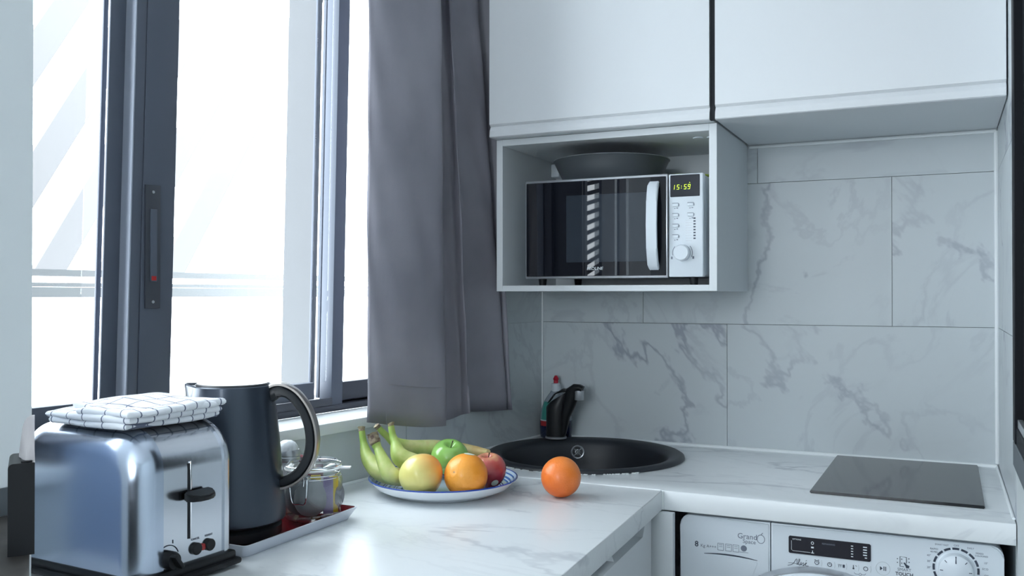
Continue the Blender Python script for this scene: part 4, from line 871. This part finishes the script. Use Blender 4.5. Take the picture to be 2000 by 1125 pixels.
# ------------------------------------------------------------------ folded towel
def towel():
    r = thing('tea_towel', 'folded white tea towel with thin dark checks on the toaster', 'towel', (-.034,-1.454,1.1225), R(-3.5))
    LX, LY = .090, .090      # half sizes
    def layer(name, x0, x1, y0, y1, z0, th_, seed, fold_r=True, droop=.0, parent=r, puff=.0):
        random.seed(seed); bm = NB(); uvl = bm.loops.layers.uv.new('UVMap'); NX, NY = 46, 26; ph = [random.uniform(0,6) for _ in range(6)]
        def surf(u, v, top):
            x = x0+(x1-x0)*u; y = y0+(y1-y0)*v
            w_ = .0010*math.sin(9*u+ph[0]+3*v)+.0008*math.sin(14*v+ph[1]+4*u)+.0004*math.sin(21*u-9*v+ph[2])
            e = min(u, 1-u)*abs(x1-x0); f = min(v, 1-v)*abs(y1-y0); rr = th_/2
            d = min(e, f); k = 1 if d >= rr else math.sqrt(max(0, 1-(1-d/rr)**2))
            hz = z0+rr+(rr if top else -rr)*k + w_*(1 if top else .2) + (puff*math.sin(PI*u)*math.sin(PI*v) if top else 0)
            x += .004*math.sin(7*v+ph[3])*(2*u-1); y += .004*math.sin(6*u+ph[4])*(2*v-1)
            return Vector((x, y, hz - droop*max(0, (abs(x)-.085)/.05)**2*.01))
        def us(n, edge, lng):
            base = [i/n for i in range(n+1)]; ex = [edge*.04/lng, edge*.25/lng, edge*.6/lng]
            return sorted(set([b for b in base if b == 0 or b == 1 or edge/lng < b < 1-edge/lng]+ex+[1-q for q in ex]))
        U = us(NX, th_/2, abs(x1-x0)); V = us(NY, th_/2, abs(y1-y0)); g = {}
        for top in (1,0):
            for i, u in enumerate(U):
                for j, v in enumerate(V):
                    if not top and (i in (0,len(U)-1) or j in (0,len(V)-1)): g[0,i,j] = g[1,i,j]
                    else: g[top,i,j] = bm.verts.new(surf(u, v, top))
        rr = th_/2
        for top in (1,0):
            for i in range(len(U)-1):
                for j in range(len(V)-1):
                    vs = [g[top,i,j], g[top,i+1,j], g[top,i+1,j+1], g[top,i,j+1]]
                    if not top: vs = vs[::-1]
                    try: fc = bm.faces.new(vs)
                    except ValueError: continue
                    for l in fc.loops:
                        co = l.vert.co; l[uvl].uv = (co.x+.2, co.y*1.0+.2)
        o = obj(name, bm, M['towel'], parent, angle=75); return o
    layer('bottom_fold', -LX+.004, LX-.004, -LY+.002, LY-.004, 0, .0100, 3)
    layer('middle_fold', -LX-.004, LX+.004, -LY, LY-.008, .0090, .0105, 5)
    layer('top_fold', -LX+.016, LX+.008, -LY+.034, LY-.004, .0185, .010, 9, puff=.008)
    layer('top_fold', -.012, LX+.010, -LY-.001, LY-.03, .0180, .0095, 14)
towel()

# ------------------------------------------------------------------ plate and fruit
PC = (.118, -.790)
pt = thing('plate', 'shallow china plate with blue rings holding the fruit', 'plate', (PC[0],PC[1],.9003))
bm = NB(); lathe(bm, [(0,.004),(.098,.004),(.102,0),(.107,0),(.110,.004),(.126,.0075),(.141,.0155),(.1535,.0300)], 96)
obj('underside', bm, M['china'], pt, angle=60)
bm = NB(); lathe(bm, [(.1535,.0300),(.1538,.0315),(.1525,.0322),(.1500,.0290),(.139,.0180),(.126,.0105),(.108,.0080),(.08,.0070),(0,.0065)], 96); obj('ringed_face', bm, M['rings'], pt, angle=60)
bm = NB(); tube(bm, circ(.1535,.0312,96), .0016, 8, closed=True); obj('blue_rim', bm, M['blueglaze'], pt)
def apple(name, loc, r_, m, label, tilt=(0,0,0), hs_=.92, stem=True, squash=1.0, calyx=False):
    root = thing(name, label, 'apple', loc); root.rotation_euler = tilt
    prof = []
    for k in range(29):
        a = -PI/2+PI*k/28; rr = math.cos(a); z = math.sin(a)
        rad = r_*rr*(1+.06*z); zz = r_*hs_*z
        if z > 0: zz -= r_*.36*math.exp(-(rr/.24)**2)
        else: zz += r_*.22*math.exp(-(rr/.22)**2)
        prof.append((max(rad, 0), zz))
    prof[0] = (0, prof[0][1]); prof[-1] = (0, prof[-1][1])
    bm = NB(); lathe(bm, prof, 48)
    for v in bm.verts:
        an = math.atan2(v.co.y, v.co.x); q = 1+.018*math.cos(5*an+1)*(1-.5*(v.co.z/r_)); v.co.x *= q; v.co.y *= q*squash
    obj('flesh', bm, M[m], root, angle=80)
    if stem: 
        bm = NB(); tube(bm, spline([(0,0,r_*.54),(.001,.001,r_*.75),(.003,.002,r_*1.0)],3), [.0010,.0009,.0014], 8); obj('stem', bm, M['fruitstem'], root)
    bm = NB(); lathe(bm, [(.0055,-r_*.66),(.003,-r_*.70),(0,-r_*.69)], 10); obj('calyx', bm, M['fruitstem'], root)
    return root
def sticker(root, r_, direction, rad=.008, m='sticker'):
    n = Vector(direction).normalized(); ux = n.orthogonal().normalized(); uy = n.cross(ux); bm = NB()
    c = bm.verts.new(n*(r_*1.004)); prev = None; rg = []
    rings = []
    for q in (.5, 1):
        rings.append([bm.verts.new((n+ (ux*math.cos(2*PI*k/20)+uy*math.sin(2*PI*k/20))*rad*q/r_).normalized()*r_*1.004) for k in range(20)])
    for k in range(20):
        bm.faces.new((c, rings[0][k], rings[0][(k+1)%20])); bm.faces.new((rings[0][k], rings[1][k], rings[1][(k+1)%20], rings[0][(k+1)%20]))
    return obj('sticker', bm, M[m], root)
ap = apple('apple', (.128,-.896,.9535), .0435, 'yellowapple', 'yellow apple with an orange blush at the front of the plate', (R(-30),R(-28),R(20)), .95, stem=False)
ap = apple('apple', (.087,-.708,.9560), .0415, 'greenapple', 'shiny green apple at the back of the plate', (R(24),R(6),R(30)), .93)
ap = apple('apple', (.214,-.772,.9490), .0372, 'redapple', 'dark red apple at the right of the plate', (R(10),R(2),0), .98)
sticker(ap, .0372, (.70,-.62,-.45), .008)
def orange(loc, r_, m, label, tilt, st=False):
    root = thing('orange', label, 'orange', loc); root.rotation_euler = tilt; bm = NB(); prof = []
    for k in range(33):
        a = -PI/2+PI*k/32; rr = math.cos(a); z = math.sin(a); zz = r_*.985*z
        if z > 0: zz -= r_*.035*math.exp(-(rr/.10)**2)
        prof.append((r_*rr, zz))
    prof[0] = (0, prof[0][1]); prof[-1] = (0, prof[-1][1]); lathe(bm, prof, 56)
    for v in bm.verts: v.co *= 1+.012*math.sin(3*v.co.x/r_+2)*math.cos(2*v.co.y/r_)
    obj('peel', bm, M[m], root, angle=80)
    bm = NB(); lathe(bm, [(0,r_*.957),(.0022,r_*.957),(.0028,r_*.952)], 8)
    lathe(bm, [(.0040,r_*.9505),(.0030,r_*.9565),(.0022,r_*.957)], 10)
    for k in range(5): tube(bm, [(0,0,r_*.955),(.0032*math.cos(2*PI*k/5),.0032*math.sin(2*PI*k/5),r_*.958)], .0007, 5)
    obj('navel', bm, M['bananastem'], root)
    return root
o1 = orange((.207,-.857,.9530), .0435, 'orange', 'ripe orange on the front of the plate beside the yellow apple', (R(72),0,R(-8)))
s_ = sticker(o1, .0437, (.1,.93,.18), .0115); 
orange((.360,-.735,.9412), .0410, 'orange2', 'single orange lying on the worktop beside the plate', (R(-35),R(20),0))
# bananas
def banana(pts, radii, label, stem_n=2, tip_dark=False, neckend=None):
    root = thing('banana', label, 'banana', pts[0], 0, 'bananas on the plate'); o0 = Vector(pts[0])
    P = [p-o0 for p in spline(pts, 8)]; n = len(P); bm = NB(); 
    rs = []
    K = len(radii)-1
    for i in range(n):
        t = i/(n-1)*K; j = min(int(t), K-1); f_ = t-j; rs.append(radii[j]*(1-f_)+radii[j+1]*f_)
    k0 = stem_n
    tube(bm, P[k0:], rs[k0:], 10)
    bm.verts.ensure_lookup_table()
    for i, v in enumerate(bm.verts):      # faceted like a banana
        if i % 2: v.co = v.co.lerp(P[k0+i//10], .09)
    o = obj('skin', bm, M['banana'], root, angle=75)
    bm = NB(); tube(bm, P[:k0+1], [rs[0]*1.25]+rs[1:k0+1], 8); 
    for v in bm.verts: v.co += Vector((random.uniform(-.001,.001),random.uniform(-.001,.001),random.uniform(-.0015,.0015)))
    obj('stem', bm, M['bananastem'], root, angle=20)
    return root
banana([(-.059,-.830,1.029),(-.050,-.835,.997),(-.030,-.846,.966),(.008,-.856,.9415),(.052,-.850,.9345),(.090,-.838,.938)], [.0066,.0078,.0155,.0200,.0190,.011], 'banana leaning at the far left of the plate')
banana([(.007,-.888,1.028),(.014,-.889,1.012),(.023,-.891,.999),(.045,-.901,.972),(.064,-.904,.950),(.078,-.878,.936)], [.0105,.0125,.0088,.0150,.0190,.010], 'banana with a thick dark stem at the front left of the plate', 12)
banana([(.013,-.829,1.042),(.020,-.831,1.018),(.028,-.834,1.003),(.046,-.842,.976),(.072,-.832,.962),(.105,-.812,.946)], [.0066,.0074,.0100,.0200,.0215,.015], 'banana with an upright stem in the middle of the bunch')
banana([(-.042,-.800,1.030),(-.026,-.784,1.006),(-.004,-.752,.980),(.034,-.690,.970),(.074,-.648,.962),(.120,-.637,.958),(.152,-.648,.963)], [.0062,.0075,.0165,.0190,.0180,.014,.006], 'long pale banana lying along the back of the plate')
